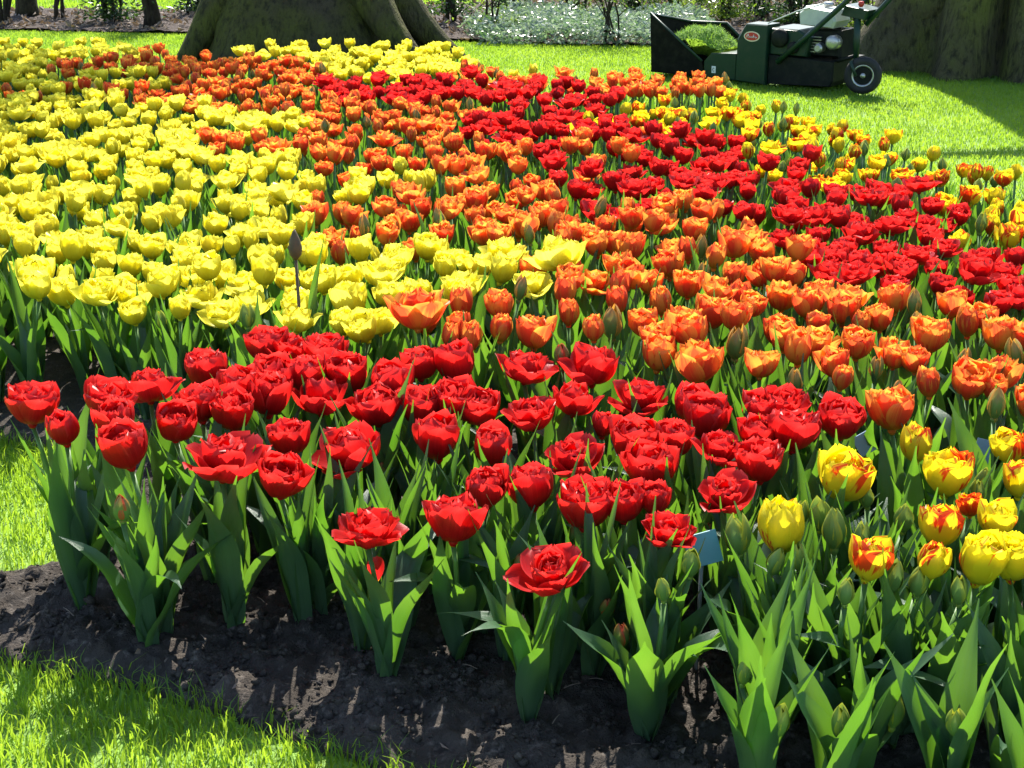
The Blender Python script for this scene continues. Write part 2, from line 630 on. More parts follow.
# ------------------------------------------------------------------ grass
def blades(x, y, hmin, hmax, wd, lean, z0=-0.004):
    n = len(x)
    h = rng.uniform(hmin, hmax, n)
    a = rng.uniform(0, 2 * np.pi, n)
    la = rng.uniform(0, 2 * np.pi, n)
    ln = rng.uniform(0.1, 1.0, n) * lean * h
    wx, wy = np.cos(a) * wd, np.sin(a) * wd
    lx, ly = np.cos(la) * ln, np.sin(la) * ln
    z = np.full(n, z0)
    V = np.zeros((n, 5, 3))
    V[:, 0] = np.stack([x - wx, y - wy, z], 1)
    V[:, 1] = np.stack([x + wx, y + wy, z], 1)
    V[:, 2] = np.stack([x - wx * .8 + lx * .3, y - wy * .8 + ly * .3, z + h * .55], 1)
    V[:, 3] = np.stack([x + wx * .8 + lx * .3, y + wy * .8 + ly * .3, z + h * .55], 1)
    V[:, 4] = np.stack([x + lx, y + ly, z + h * (1 - 0.25 * lean)], 1)
    base = (np.arange(n) * 5)[:, None]
    L = (base + np.array([0, 1, 3, 2, 2, 3, 4])).ravel()
    S = (np.arange(n)[:, None] * 7 + np.array([0, 4])).ravel()
    return V.reshape(-1, 3), L, S


gv, gl, gs = [], [], []


def add_grass(x, y, *a):
    V, L, S = blades(x, y, *a)
    gl.append(L + sum(len(v) for v in gv))
    gs.append(S + sum(len(l) for l in gl[:-1]))
    gv.append(V)


x, y = scatter(130000, -2.0, 0.6, 1.5, 3.4)
k = (~inside(BED, x, y))
px, py, _ = to_px(x, y, 0)
k &= (px > -150) & (px < 700) & (py < 860)
dens = vnoise(x * 11, y * 11, 0, 77)
k &= rng.random(len(x)) < 0.45 + 0.6 * dens
add_grass(x[k], y[k], 0.02, 0.05, 0.0014, 0.7)
# stray blades leaning over the soil edge
x, y = scatter(34000, -2.0, 0.6, 1.5, 3.4)
k = inside(BED, x, y) & (bed_dist(x, y) < 0.022)
add_grass(x[k], y[k], 0.03, 0.06, 0.0013, 0.9)
# lawn beyond the tulips
x, y = scatter(760000, -6.4, 6.8, 5.2, 12.6)
px, py, _ = to_px(x, y, 0)
k = (~inside(BED, x, y)) & (~inside(WOOD, x, y)) & (px > -260) & (px < 1280) & (py < 330)
add_grass(x[k], y[k], 0.014, 0.032, 0.0021, 0.8)
x, y = scatter(60000, -7, 2, 12.8, 17.0)
k = (~inside(WOOD, x, y))
add_grass(x[k], y[k], 0.03, 0.06, 0.004, 0.7)
V, L, S = np.concatenate(gv), np.concatenate(gl), np.concatenate(gs)
me = fast_mesh('grass', V, L, S, None, None, [GRASS])
o = link('grass', me)
o['kind'] = 'stuff'
tag(o, 'short bright green lawn grass round the tulip bed', 'grass')


# ------------------------------------------------------------------ trunks
def trunk_mesh(name, r0, lobes, hz, h, mat, lean=None, nt=150, nz=90, seed=1, amp=0.05, seams=()):
    """a flared trunk: lobes = (angle, width, reach) of the root flares; lean(z) shifts the axis"""
    mb = MB()
    th = np.linspace(0, 2 * np.pi, nt, endpoint=False)
    zz = -0.06 + (h + 0.06) * (np.linspace(0, 1, nz) ** 1.8)
    v = []
    for z in zz:
        r = np.full(nt, r0) * (1 + 0.14 * math.exp(-max(z, 0) / 0.5)) * (1 - 0.03 * min(z, 4))
        for (a, wd, reach) in lobes:
            d = (th - a + np.pi) % (2 * np.pi) - np.pi
            r = r + reach * np.exp(-(d / wd) ** 2) * math.exp(-max(z, 0) / hz)
        for (a, wd, dep) in seams:
            d = (th - a + np.pi) % (2 * np.pi) - np.pi
            r = r - dep * np.exp(-(d / wd) ** 2)
        cx, cy = np.cos(th), np.sin(th)
        r = r + amp * fbm(cx * 4, cy * 4, z * 2.0, 4, seed) + 0.35 * amp * fbm(cx * 22, cy * 22, z * 5, 3, seed + 7)
        ox, oy = lean(z) if lean else (0, 0)
        v += list(zip(cx * r + ox, cy * r + oy, [z] * nt))
    f = grid_faces(nt, nz, True)
    f.append(tuple((nz - 1) * nt + k for k in range(nt)))
    mb.add(v, f)
    return mb.mesh(name, [mat])


def root(mb, pts, rad, flat=1.0):
    tube(mb, pts, rad, 14)


def sweep(p0, p1, p2, r0, r1, n=12):
    pts, rad = [], []
    for i in range(n):
        t = i / (n - 1)
        pts.append(Vector(p0) * (1 - t) ** 2 + Vector(p1) * 2 * t * (1 - t) + Vector(p2) * t * t)
        rad.append(r0 + (r1 - r0) * t)
    return pts, rad


def leafcloud(mb, n, pos, size, mi=0, flat=0.4):
    """n leaf-sized folded faces; pos(n) gives the points"""
    P = pos(n)
    for p in P:
        a, b = rng.uniform(0, 2 * math.pi), rng.uniform(-0.9, 0.9)
        d = Vector((math.cos(a) * math.cos(b), math.sin(a) * math.cos(b), math.sin(b)))
        s = d.cross(Vector((rng.normal(), rng.normal(), rng.normal() + 1.0))).normalized()
        u = d.cross(s)
        L = size * rng.uniform(0.6, 1.3)
        W = L * flat * 0.5
        p = Vector(p)
        v = [p, p + d * L * .5 + s * W + u * W * .5, p + d * L, p + d * L * .5 - s * W + u * W * .5, p + d * L * .5]
        mb.add([tuple(q) for q in v], [(0, 4, 1), (1, 4, 2), (2, 4, 3), (3, 4, 0)], [(0.5, 0), (1, .5), (.5, 1), (0, .5), (.5, .5)], mi)


# great trunk behind the yellow and orange tulips; unseen upper stem bent sunward to shorten its shadow
TX, TY = -1.47, 10.2
tree = empty('tree', (TX, TY, 0))
tree.scale = (.93, .93, .90)
tag(tree, 'broad dark mossy tree trunk with spreading roots behind the yellow tulips', 'tree')


def lean_back(z):
    k = max(0.0, z - 0.25)
    return 0.0, k * k / (k + 0.35) / math.tan(SUN_EL) * 1.05


link('trunk', trunk_mesh('great_trunk', 0.63, [(R(180), 0.45, 0.10), (R(-8), 0.30, 0.34), (R(-50), 0.22, 0.24), (R(-130), 0.30, 0.16), (R(60), 0.4, 0.3), (R(-92), .25, .1)],
                         0.22, 2.6, BARK, lean_back, seed=3, amp=0.10), tree)
for (p0, p1, p2, r0, r1) in [((0.50, -0.42, 0.62), (0.66, -0.56, 0.20), (1.00, -0.72, -0.05), 0.17, 0.05),
                             ((0.64, -0.10, 0.60), (0.86, -0.16, 0.20), (1.24, -0.22, -0.05), 0.17, 0.05),
                             ((-0.52, -0.28, 0.55), (-0.72, -0.34, 0.15), (-0.90, -0.42, -0.06), 0.15, 0.06)]:
    mb = MB()
    root(mb, *sweep(p0, p1, p2, r0, r1))
    link('root', mb.mesh('tree_root', [BARK]), tree)

# trunk at the right-hand edge, seen beside the mower
T2X, T2Y = 3.38, 9.60
tree2 = empty('tree', (T2X, T2Y, 0))
tree2.scale = (.93, .93, .93)
tag(tree2, 'huge fluted tree trunk with green moss standing beside the mower wheel', 'tree')
link('trunk', trunk_mesh('fluted_trunk', 0.76, [(R(188), 0.34, 0.46), (R(-131), 0.20, 0.24), (R(-102), 0.18, 0.24), (R(-66), 0.2, 0.24), (R(-20), 0.3, 0.3)],
                         0.9, 3.6, BARK2, None, seed=12, amp=0.10, seams=[(R(-117), 0.06, 0.22), (R(-86), 0.06, 0.22), (R(-150), 0.10, 0.10)]), tree2)
for (p0, p1, p2, r0, r1) in [((-0.55, -0.25, 0.62), (-0.92, -0.20, 0.22), (-1.42, 0.00, -0.06), 0.22, 0.08)]:
    mb = MB()
    root(mb, *sweep(p0, p1, p2, r0, r1))
    link('root', mb.mesh('tree_root', [BARK2]), tree2)
mb = MB()
tube(mb, [(-0.3, -0.2, 2.9), (-0.45, -0.70, 3.05), (-0.9, -0.85, 3.1), (-1.6, -0.9, 3.1)], [0.18, 0.12, 0.09, 0.03], 10)
link('limb', mb.mesh('limb', [BARK2]), tree2)


# ------------------------------------------------------------------ woodland shrubs
def stem_path(x, y, ang, lean, h, seed):
    r = random.Random(seed)
    pts, rad = [], []
    px_, py_ = x, y
    for i in range(7):
        t = i / 6
        pts.append((px_ + math.cos(ang) * lean * t * t + r.uniform(-.015, .015), py_ + math.sin(ang) * lean * t * t + r.uniform(-.015, .015), h * t - 0.02))
        rad.append(1 - 0.65 * t)
    return pts, rad


def shrub(name, label, cat, px, py, h, nst, rad, nleaf, leafmat, lsize, spread, zlo, zhi, group=None, d=None):
    x, y = on_plane(px, py, 0)
    x, y = float(x), float(y)
    root_ = empty(name, (x, y, 0))
    tag(root_, label, cat, group)
    tips = []
    for i in range(nst):
        a = random.uniform(0, 2 * math.pi)
        pts, rd = stem_path(random.uniform(-.06, .06), random.uniform(-.06, .06), a, random.uniform(.2, 1) * spread, h * random.uniform(.8, 1.1), random.random())
        mb = MB()
        tube(mb, pts, [rad * q * random.uniform(.7, 1.1) for q in rd], 7)
        for b in range(2):
            j = random.randint(2, 4)
            p = Vector(pts[j])
            q = p + Vector((random.uniform(-.25, .25), random.uniform(-.25, .25), random.uniform(.12, .3)))
            tube(mb, [p, (p + q) / 2 + Vector((0, 0, .02)), q], [rad * .4, rad * .3, rad * .15], 5)
            tips.append(q)
        tips += [Vector(p) for p in pts[3 if zlo > .1 else 1:]]
        if zlo <= .1:
            tips += [Vector(p) for p in pts[:4]] * 2
        link('stem', mb.mesh('shrub_stem', [TWIG]), root_)

    def pos(n):
        out = []
        for _ in range(n):
            p = random.choice(tips)
            q = p + Vector((random.gauss(0, .11), random.gauss(0, .11), random.gauss(0, .09)))
            q.z = min(max(q.z, zlo), zhi) + random.uniform(0, .04)
            out.append(q)
        return out
    if nleaf:
        mb = MB()
        leafcloud(mb, nleaf, pos, lsize)
        link('foliage', mb.mesh('foliage', [leafmat], False), root_)
    return root_


shrub('shrub', 'dark shrub with forked bare stems beside the slim tree trunk', 'shrub', 8, 26, 0.9, 4, 0.024, 420, DARKLEAF, 0.06, 0.45, 0.16, 1.0)
shrub('shrub', 'small dark forked shrub between the slim trunk and the bushy shrub', 'shrub', 62, 20, 0.9, 3, 0.02, 300, DARKLEAF, 0.06, 0.4, 0.15, 1.0)
shrub('shrub', 'bushy dark shrub of several stems standing on the leaf litter', 'shrub', 112, 24, 0.9, 6, 0.02, 1300, DARKLEAF, 0.06, 0.35, 0.06, 1.0)
shrub('shrub', 'thick stemmed dark shrub nearest the broad trunk', 'shrub', 152, 29, 0.9, 4, 0.036, 800, DARKLEAF, 0.06, 0.35, 0.11, 1.0)
shrub('shrub', 'low leafy shrub half hidden beside the broad trunk', 'shrub', 192, 16, 0.6, 4, 0.018, 700, DARKLEAF, 0.06, 0.35, 0.05, .7)
shrub('shrub', 'dark stemmed shrub just behind the broad trunk roots', 'shrub', 452, 24, 0.8, 4, 0.022, 900, DARKLEAF, 0.055, 0.35, 0.1, .9)
shrub('shrub', 'thin twiggy shrub rising out of the silver ground cover', 'shrub', 613, 45, 0.75, 6, 0.011, 520, LIGHTLEAF, 0.04, 0.40, 0.2, .8)
shrub('shrub', 'slender shrub with sparse leaves by the dark bare soil', 'shrub', 489, 36, 0.7, 3, 0.014, 420, LIGHTLEAF, 0.04, 0.25, 0.09, .7)
shrub('shrub', 'dull green shrub behind the silver plants', 'shrub', 515, 16, 0.8, 6, 0.02, 1500, DARKLEAF, 0.05, 0.5, 0.06, .8)
shrub('shrub', 'rounded dark green shrub at the back of the silver plants', 'shrub', 575, 18, 0.8, 6, 0.02, 1500, LIGHTLEAF, 0.045, 0.5, 0.06, .8)
shrub('shrub', 'dark bush behind the raised edge of the catcher', 'shrub', 632, 17, 0.7, 6, 0.02, 1500, DARKLEAF, 0.05, 0.45, 0.05, .8)
shrub('shrub', 'pale green bush behind the open grass catcher', 'shrub', 674, 20, 0.6, 7, 0.014, 1700, LIGHTLEAF, 0.042, 0.4, 0.06, .7)
shrub('shrub', 'fresh green bush rising behind the mower housing', 'shrub', 722, 24, 0.6, 7, 0.014, 1800, LIGHTLEAF, 0.042, 0.4, 0.06, .7)
shrub('shrub', 'mixed green bush behind the drive tower of the mower', 'shrub', 762, 20, 0.6, 7, 0.014, 1500, DARKLEAF, 0.045, 0.4, 0.06, .7)
shrub('shrub', 'dense dark bush behind the mower engine', 'shrub', 796, 28, 0.7, 6, 0.02, 1500, DARKLEAF, 0.05, 0.4, 0.05, .8)
shrub('shrub', 'light leafed bush between the mower handle and the fluted trunk', 'shrub', 864, 34, 0.6, 6, 0.014, 1300, LIGHTLEAF, 0.042, 0.4, 0.05, .7)
shrub('shrub', 'narrow pale shrub rising behind the cutter cable', 'shrub', 700, 8, 0.8, 5, 0.014, 1500, LIGHTLEAF, 0.042, 0.5, 0.05, .8)

# slim tree whose crown, above the picture, shades the far corner of the bed
sx, sy = on_plane(28, 18, 0)
st_ = empty('tree', (float(sx), float(sy), 0))
tag(st_, 'slim dark tree trunk among shrubs at the top left corner', 'tree')
mb = MB()
tube(mb, [(0, 0, -.05), (0, 0, .12), (.01, 0, .5), (.08, -.05, 1.5), (.25, -.3, 2.6), (.6, -.8, 3.6)], [.125, .095, .088, .08, .07, .05], 14)
link('trunk', mb.mesh('slim_trunk', [TWIG]), st_)
for (e) in [(2.2, -3.0, 4.3), (0.9, -3.6, 4.1), (1.6, -4.4, 4.4)]:
    mb = MB()
    tube(mb, [(.25, -.3, 2.6), (.25 + (e[0] - .25) * .5, -.3 + (e[1] + .3) * .5, 3.6), e], [.05, .035, .012], 8)
    link('limb', mb.mesh('slim_limb', [TWIG]), st_)


def crownpos(n):
    out = []
    c = [Vector((1.0, -1.9, 4.25)), Vector((0.3, -1.2, 4.2)), Vector((1.5, -2.7, 4.2)), Vector((0.2, -2.4, 4.3)), Vector((-.6, -1.8, 4.2)), Vector((.9, -3.2, 4.1)), Vector((2.0, -1.5, 4.2)), Vector((-.2, -3.3, 4.2))]
    for _ in range(n):
        q = random.choice(c) + Vector((.75 + random.gauss(0, .40), -1.55 + random.gauss(0, .42), random.gauss(0, .25)))
        out.append(q)
    return out


mb = MB()
leafcloud(mb, 8500, crownpos, 0.10, flat=0.7)
link('crown', mb.mesh('crown', [DARKLEAF], False), st_)

# silver ground cover
mb = MB()


def silverpos(n):
    x, y = scatter(n * 6, -0.75, 2.4, 9.8, 13.5)
    px, py, _ = to_px(x, y, 0)
    k = inside([(462, 34), (480, 46), (560, 46.5), (662, 47.5), (720, 46), (700, 24), (600, 21), (520, 21)], px, py)
    x, y = x[k][:n], y[k][:n]
    return np.stack([x, y, rng.uniform(0.01, 0.15, len(x)) * (0.4 + fbm(x * 3, y * 3, 0, 2, 4) + .6)], 1)


leafcloud(mb, 12000, silverpos, 0.045, flat=0.55)
o = link('ground_cover', mb.mesh('ground_cover', [SILVER], False))
o['kind'] = 'stuff'
tag(o, 'low silvery green ground cover plants behind the lawn', 'ground cover')
# leaf litter
mb = MB()


def litterpos(n):
    x, y = scatter(n * 3, -6, 5, 9.8, 15.5)
    k = inside(WOOD, x, y)
    x, y = x[k][:n], y[k][:n]
    return np.stack([x, y, np.full(len(x), 0.035)], 1)


LITTER = Nodes('dry_litter')
LITTER = LITTER.leafy(LITTER.mix(LITTER.noise(30, 2, LITTER.pos()), (0.10, 0.07, 0.05), (0.32, 0.26, 0.21)), (0.2, 0.13, 0.06), 0.2, 0.7, 0.2)
leafcloud(mb, 6500, litterpos, 0.06, flat=0.6)
o = link('leaf_litter', mb.mesh('leaf_litter', [LITTER], False))
o['kind'] = 'stuff'
tag(o, 'dry brown leaf litter under the woodland shrubs', 'leaf litter')


# ------------------------------------------------------------------ tulips
def petal(L, W, th0, th1, cup, ruf, nu, nv, phi, tip=0.35, power=1.0, seed=0, r0=0.003, z0=0.0, flare=0.0):
    r = random.Random(seed)
    s = np.linspace(-1, 1, nu)
    t = np.linspace(0.0, 1.0, nv) ** 0.9
    f = (np.clip(t, 0.015, 1) ** 0.55) * (np.clip(1 - t, 0.0, 1) ** tip)
    f = f / f.max()
    f[-1] = 0.16 if tip < 0.6 else 0.05
    wv = W * 0.5 * f
    rr, zz, pr, pz, pt = [], [], r0, z0, 0.0
    th = th0 + (th1 - th0) * t ** power + flare * np.clip((t - 0.7) / 0.3, 0, 1) ** 2
    for j in range(nv):
        dt = t[j] - pt
        pr += L * dt * math.sin(th[j])
        pz += L * dt * math.cos(th[j])
        pt = t[j]
        rr.append(pr)
        zz.append(pz)
    p1, p2, p3 = [r.uniform(0, 6.28) for _ in range(3)]
    v, uv = [], []
    sk = r.uniform(-0.12, 0.12)
    for j in range(nv):
        for i in range(nu):
            nin = -math.cos(th[j]), math.sin(th[j])
            edge = abs(s[i])
            off = cup * wv[j] * s[i] ** 2
            off += ruf * (math.sin(s[i] * 4.2 + p1 + t[j] * 3) * 0.6 + math.sin(s[i] * 8.5 + p2) * 0.4) * (t[j] ** 2) * (0.35 + edge)
            off -= 0.0025 * math.exp(-(s[i] / 0.18) ** 2) * math.sin(math.pi * t[j])      # crease along the middle
            lift = ruf * 0.9 * math.sin(s[i] * 6.0 + p3) * t[j] ** 6
            R_ = rr[j] + nin[0] * off + math.sin(th[j]) * lift
            Z_ = zz[j] + nin[1] * off + math.cos(th[j]) * lift
            X_ = s[i] * wv[j] * (1 - 0.22 * cup * s[i] ** 2) + sk * L * t[j] ** 2 * 0.3
            v.append((R_ * math.cos(phi) - X_ * math.sin(phi), R_ * math.sin(phi) + X_ * math.cos(phi), Z_))
            uv.append(((s[i] + 1) / 2, t[j]))
    return v, grid_faces(nu, nv), uv


def whorls(state, seed, kind_is_red=False):
    """petal settings of a bloom, outer whorl first"""
    r = random.Random(seed)
    out = []

    def ring_(n, L, W, a, b, cup, ruf, ph, outer, tip=0.35, power=1.0, fl=0.0, jit=8):
        for k in range(n):
            out.append((dict(L=L * r.uniform(.88, 1.1), W=W * r.uniform(.85, 1.12), th0=R(a + r.uniform(-jit, jit)), th1=R(b + r.uniform(-jit, jit) * 1.3), cup=cup, ruf=ruf,
                             phi=ph + 2 * math.pi * (k + r.uniform(-.16, .16)) / n, tip=tip, power=power, seed=r.random(), flare=R(fl * r.uniform(.3, 1.2))), outer))
    q = r.uniform(0, 6)
    op = r.uniform(-9, 14 if kind_is_red else 7)          # some flowers are further open than others
    if state == 'wide':
        ring_(6, .066, .060, 94 + op * .5, 24 + op, .38, .0026, q, True, .42, .75, 26, 16)
        ring_(6, .060, .054, 76 + op, -2 + op, .46, .0030, q + .5, False, .38, .75, 18, 14)
        ring_(5, .055, .048, 50 + op, -6 + op, .5, .0038, q + .2, False, .28, .9, 14, 15)
        ring_(4, .048, .038, 26, -4, .5, .0042, q + .6, False, .28, 1.0, 14, 16)
    elif state == 'cup':
        ring_(6, .061, .056, 96, -2 + op * .7, .50, .0018, q, True, .36, .62, 14, 9)
        ring_(6, .058, .052, 80, -8 + op * .7, .50, .0026, q + .5, False, .30, .68, 14, 9)
        ring_(5, .053, .042, 50, -10 + op, .5, .0038, q + .2, False, .28, .85, 14, 14)
        ring_(3, .046, .034, 24, -4, .5, .0042, q + .9, False, .28, .9, 14, 14)
    elif state == 'half':
        ring_(6, .060, .045, 74, -22, .55, .0018, q, True, .42, .8, 4, 4)
        ring_(5, .058, .042, 56, -20, .55, .0028, q + .5, False, .38, .8, 6, 6)
        ring_(4, .052, .034, 36, -14, .5, .004, q + .2, False, .34, .9, 8, 8)
    else:
        ring_(3, .056, .036, 62, -32, .62, .0006, q, True, .75, .8, 0, 2)
        ring_(3, .055, .034, 56, -32, .62, .0006, q + .52, False, .75, .8, 0, 2)
    return out


NOMINAL = {'wide': 0.105, 'cup': 0.076, 'half': 0.056, 'bud': 0.036}
NVAR = {'wide': 8, 'cup': 11, 'half': 5, 'bud': 3}
BLOOM = {}      # (kind, state, variant, lod) -> meshes


def bloom_parts(kind, state, var, lod):
    key = (kind, state, var, lod)
    if key in BLOOM:
        return BLOOM[key]
    seed = hash((state, var, {'red': 1, 'orange': 2, 'yellow': 3, 'flamed': 4}[kind])) if False else {'wide': 100, 'cup': 200, 'half': 300, 'bud': 400}[state] + var * 7 + {'red': 1, 'orange': 2, 'yellow': 3, 'flamed': 4}[kind] * 1000
    nu, nv = {0: (7, 9), 1: (6, 7), 2: (5, 5)}[lod]
    ws = whorls(state, seed, kind == 'red')
    mat = PETB[kind] if state == 'bud' else PET[kind]
    core, petals = MB(), []
    if lod == 2 and state != 'bud':
        ws = ws[:15]
    for kw, outer in ws:
        g_ = petal(nu=nu, nv=nv, **kw)
        if outer and lod == 0 and state != 'bud':
            mb = MB()
            mb.add(*g_)
            petals.append(mb.mesh('petal', [mat]))
        else:
            core.add(*g_)
    # the little green cup the petals spring from
    if lod < 2:
        tube(core, [(0, 0, -.006), (0, 0, -.001), (0, 0, .006)], [.003, .0062, .005], 8, 0)
    BLOOM[key] = (core, mat, petals)
    if lod < 2:
        BLOOM[key] = (core.mesh('bloom', [mat]), mat, petals)
    return BLOOM[key]


def leaf_geo(seed, L, W, a0, a1, fold, wave, nu, nv, twist=0.0):
    r = random.Random(seed)
    s = np.linspace(-1, 1, nu)
    t = np.linspace(0, 1, nv)
    f = (0.15 + 0.85 * np.sin(np.pi * np.clip(t * 0.92 + 0.10, 0, 1)) ** 0.8) * (1 - t ** 2.6) ** 0.8
    f[-1] = 0.03
    px_, pz_, pt = 0.006, 0.0, 0.0
    ph, p2 = r.uniform(0, 6.28), r.uniform(0, 6.28)
    v, uv = [], []
    for j in range(nv):
        th = a0 + (a1 - a0) * t[j] ** 1.7
        dt = t[j] - pt
        px_ += L * dt * math.sin(th)
        pz_ += L * dt * math.cos(th)
        pt = t[j]
        wj = W * .5 * f[j]
        fo = fold * (1 - 0.65 * t[j])
        tw = twist * t[j]
        for i in range(nu):
            up = -math.cos(th), math.sin(th)
            off = abs(s[i]) ** 1.3 * wj * fo + wave * math.sin(t[j] * 9 + ph + (1.5 if s[i] > 0 else 0)) * abs(s[i]) * math.sin(math.pi * t[j])
            lat = s[i] * wj * (1 - 0.25 * fo)
            la, of = lat * math.cos(tw) - off * math.sin(tw), lat * math.sin(tw) + off * math.cos(tw)
            side = 0.01 * math.sin(t[j] * 4 + p2) * t[j]
            v.append((px_ + up[0] * of, la + side, pz_ + up[1] * of))
            uv.append(((s[i] + 1) / 2, t[j]))
    return v, grid_faces(nu, nv), uv


LEAFP = [  # length, width, start angle, end angle, fold, wave, twist
    (.275, .054, 10, 28, .8, .004, .2), (.29, .046, 8, 20, .9, .004, -.3), (.25, .060, 13, 42, .7, .006, .3), (.30, .042, 6, 16, .8, .003, .5),
    (.24, .062, 17, 58, .6, .007, -.2), (.275, .052, 10, 34, .8, .005, -.5), (.24, .046, 8, 22, .8, .004, .1), (.31, .050, 8, 24, .7, .005, -.1),
    (.28, .056, 16, 104, .5, .007, .3), (.26, .054, 20, 82, .5, .006, -.3), (.27, .040, 5, 12, .9, .003, .2), (.22, .052, 12, 36, .7, .004, -.2)]
LEAFP = [(a, b * 1.1, c, d * .92, e, f * 1.3, g_) for a, b, c, d, e, f, g_ in LEAFP]
LEAVES = []
for i, (L, W, a0, a1, fo, wa, tw) in enumerate(LEAFP):
    mb = MB()
    mb.add(*leaf_geo(i * 3 + 1, L, W, R(a0), R(a1), fo, wa, 5, 13, tw))
    LEAVES.append(mb.mesh('leaf', [LEAF]))
UPRIGHT, DROOP = [0, 1, 3, 5, 6, 7, 10, 11], [8, 9, 4, 2]

STEMS, STOP = [], []
for i in range(6):
    a = [0.0, .012, .024, .035, .018, .045][i]
    pts = [(a * t * t + 0.004 * math.sin(t * 5 + i), 0.003 * math.sin(t * 6 + i * 2) * t, t * 1.0) for t in np.linspace(-0.08, 1, 8)]
    mb = MB()
    tube(mb, pts, [.0048, .0046, .0044, .0042, .004, .004, .0038, .0042], 8)
    STEMS.append(mb.mesh('stem', [STEM]))
    STOP.append((pts[-1], math.atan2(2 * a, 1.0)))

COUNT = {}
NAMES = {'red': 'red_tulip', 'orange': 'orange_tulip', 'yellow': 'yellow_tulip', 'flamed': 'flamed_tulip'}


def make_tulip(kind, state, bx, by, bz, size, label, group, lod, r, nleaf=3, droop=0.15, tilt=None, tall=None):
    """bx, by, bz: where the bloom sits; size: width of the bloom in metres"""
    si = r.randrange(6)
    (tx, ty, _), lean = STOP[si]
    rz = r.uniform(0, 2 * math.pi)
    sc = size / NOMINAL[state]
    hz = bz - 0.022 * sc
    rx, ry = tx * math.cos(rz) - ty * math.sin(rz), tx * math.sin(rz) + ty * math.cos(rz)
    gx, gy = bx - rx, by - ry
    root_ = empty(NAMES[kind], (gx, gy, 0.004), rz)
    tag(root_, label, 'tulip', group)
    link('stem', STEMS[si], root_, scale=(1, 1, hz))
    core, mat, petals = bloom_parts(kind, state, r.randrange(NVAR[state]), lod)
    tl = tilt if tilt is not None else r.gauss(0, .13)
    b = link('bloom', core, root_, (tx, ty, hz + .004), (r.uniform(-.12, .12), lean + tl, r.uniform(0, 6.28)), (sc, sc, sc * (r.uniform(.90, 1.06) if kind == 'red' else r.uniform(1.0, 1.16))))
    for m in petals:
        link('petal', m, b)
    a = r.uniform(0, 6.28)
    hs = tall if tall else bz / 0.29
    for k in range(nleaf):
        m = LEAVES[r.choice(DROOP if r.random() < droop else UPRIGHT)]
        q = (1.06, 1.06, .98, .88, .76, .95)[k % 6] * r.uniform(.88, 1.12) * (0.55 + 0.45 * hs)
        link('leaf', m, root_, (0, 0, (0, .012, .03, .06, .09, .02)[k % 6]), (r.uniform(-.08, .08), r.uniform(-.08, .08), a + k * 2.3 + r.uniform(-.5, .5)), (q, q * r.uniform(.9, 1.15), q))
    return root_


SINGLE = {}


def single_geo(kind, state, var):
    """one far tulip as a single mesh: stem, leaves, bloom"""
    key = (kind, state, var)
    if key in SINGLE:
        return SINGLE[key]
    r = random.Random(var * 13 + len(state))
    core, mat, _ = bloom_parts(kind, state, var % NVAR[state], 2)
    mb = MB()
    v, uv, f, m = core.arrays()
    v = v @ np.asarray(Matrix.Rotation(r.uniform(-.15, .15), 3, 'X')).T
    mb.add(v + np.array([0, 0, .31]), f, uv, 0)
    tube(mb, [(0, 0, -.01), (0.002, .002, .16), (0, 0, .312)], [.0046, .0042, .004], 5, 1)
    for k in range(6 if kind == 'flamed' else 4):
        p = LEAFP[r.choice(UPRIGHT)]
        lv, lf, luv = leaf_geo(r.random(), p[0], p[1], R(p[2]), R(p[3]), p[4], p[5], 3, 6, p[6])
        a = k * 2.2 + r.uniform(-.5, .5)
        c, s = math.cos(a), math.sin(a)
        lv = np.asarray(lv) @ np.array([[c, s, 0], [-s, c, 0], [0, 0, 1]])
        mb.add(lv + np.array([0, 0, .01]), lf, luv, 1)
    SINGLE[key] = (mb.mesh('far_' + NAMES[kind], [mat, LEAF]), mb, mat)
    return SINGLE[key]


# ---- colour drifts, as outlines at bloom height
YEL = [[(-420, 95), (20, 100), (60, 98), (110, 106), (150, 110), (178, 106), (192, 118), (305, 122), (306, 140), (250, 146), (205, 142), (200, 158), (262, 162), (305, 168), (330, 182), (372, 184),
        (397, 202), (372, 216), (312, 200), (312, 230), (340, 258), (400, 250), (470, 246), (532, 258), (532, 300), (430, 312), (405, 330), (400, 352), (290, 345), (180, 322), (60, 306), (-420, 296)],
       [(388, 178), (432, 178), (432, 200), (388, 200)],
       [(255, 40), (470, 40), (474, 74), (440, 82), (405, 90), (372, 88), (330, 84), (300, 66), (240, 62)],
       [(-420, 25), (20, 30), (140, 35), (140, 66), (45, 70), (60, 86), (172, 80), (178, 92), (110, 101), (60, 95), (-420, 95)],
       [(508, 70), (535, 72), (535, 84), (508, 84)]]
RED = [[(300, 93), (358, 84), (403, 88), (440, 82), (463, 83), (512, 93), (590, 98), (627, 103), (627, 112), (575, 122), (552, 130), (640, 133), (690, 138), (735, 142), (747, 152), (744, 170), (768, 178),
        (812, 172), (818, 190), (855, 190), (905, 184), (940, 208), (965, 215), (972, 230), (930, 240), (960, 255), (1000, 252), (1040, 258), (1500, 330), (1500, 430), (1040, 330), (1000, 322), (960, 307),
        (900, 305), (840, 288), (800, 264), (775, 237), (720, 212), (690, 205), (640, 216), (575, 214), (555, 195), (548, 170), (512, 150), (462, 150), (460, 128), (510, 118), (470, 110), (360, 113), (340, 104)]]
OR2 = [[(558, 150), (600, 150), (634, 165), (634, 184), (580, 186), (560, 180)], [(470, 111), (492, 113), (500, 124), (470, 126)]]
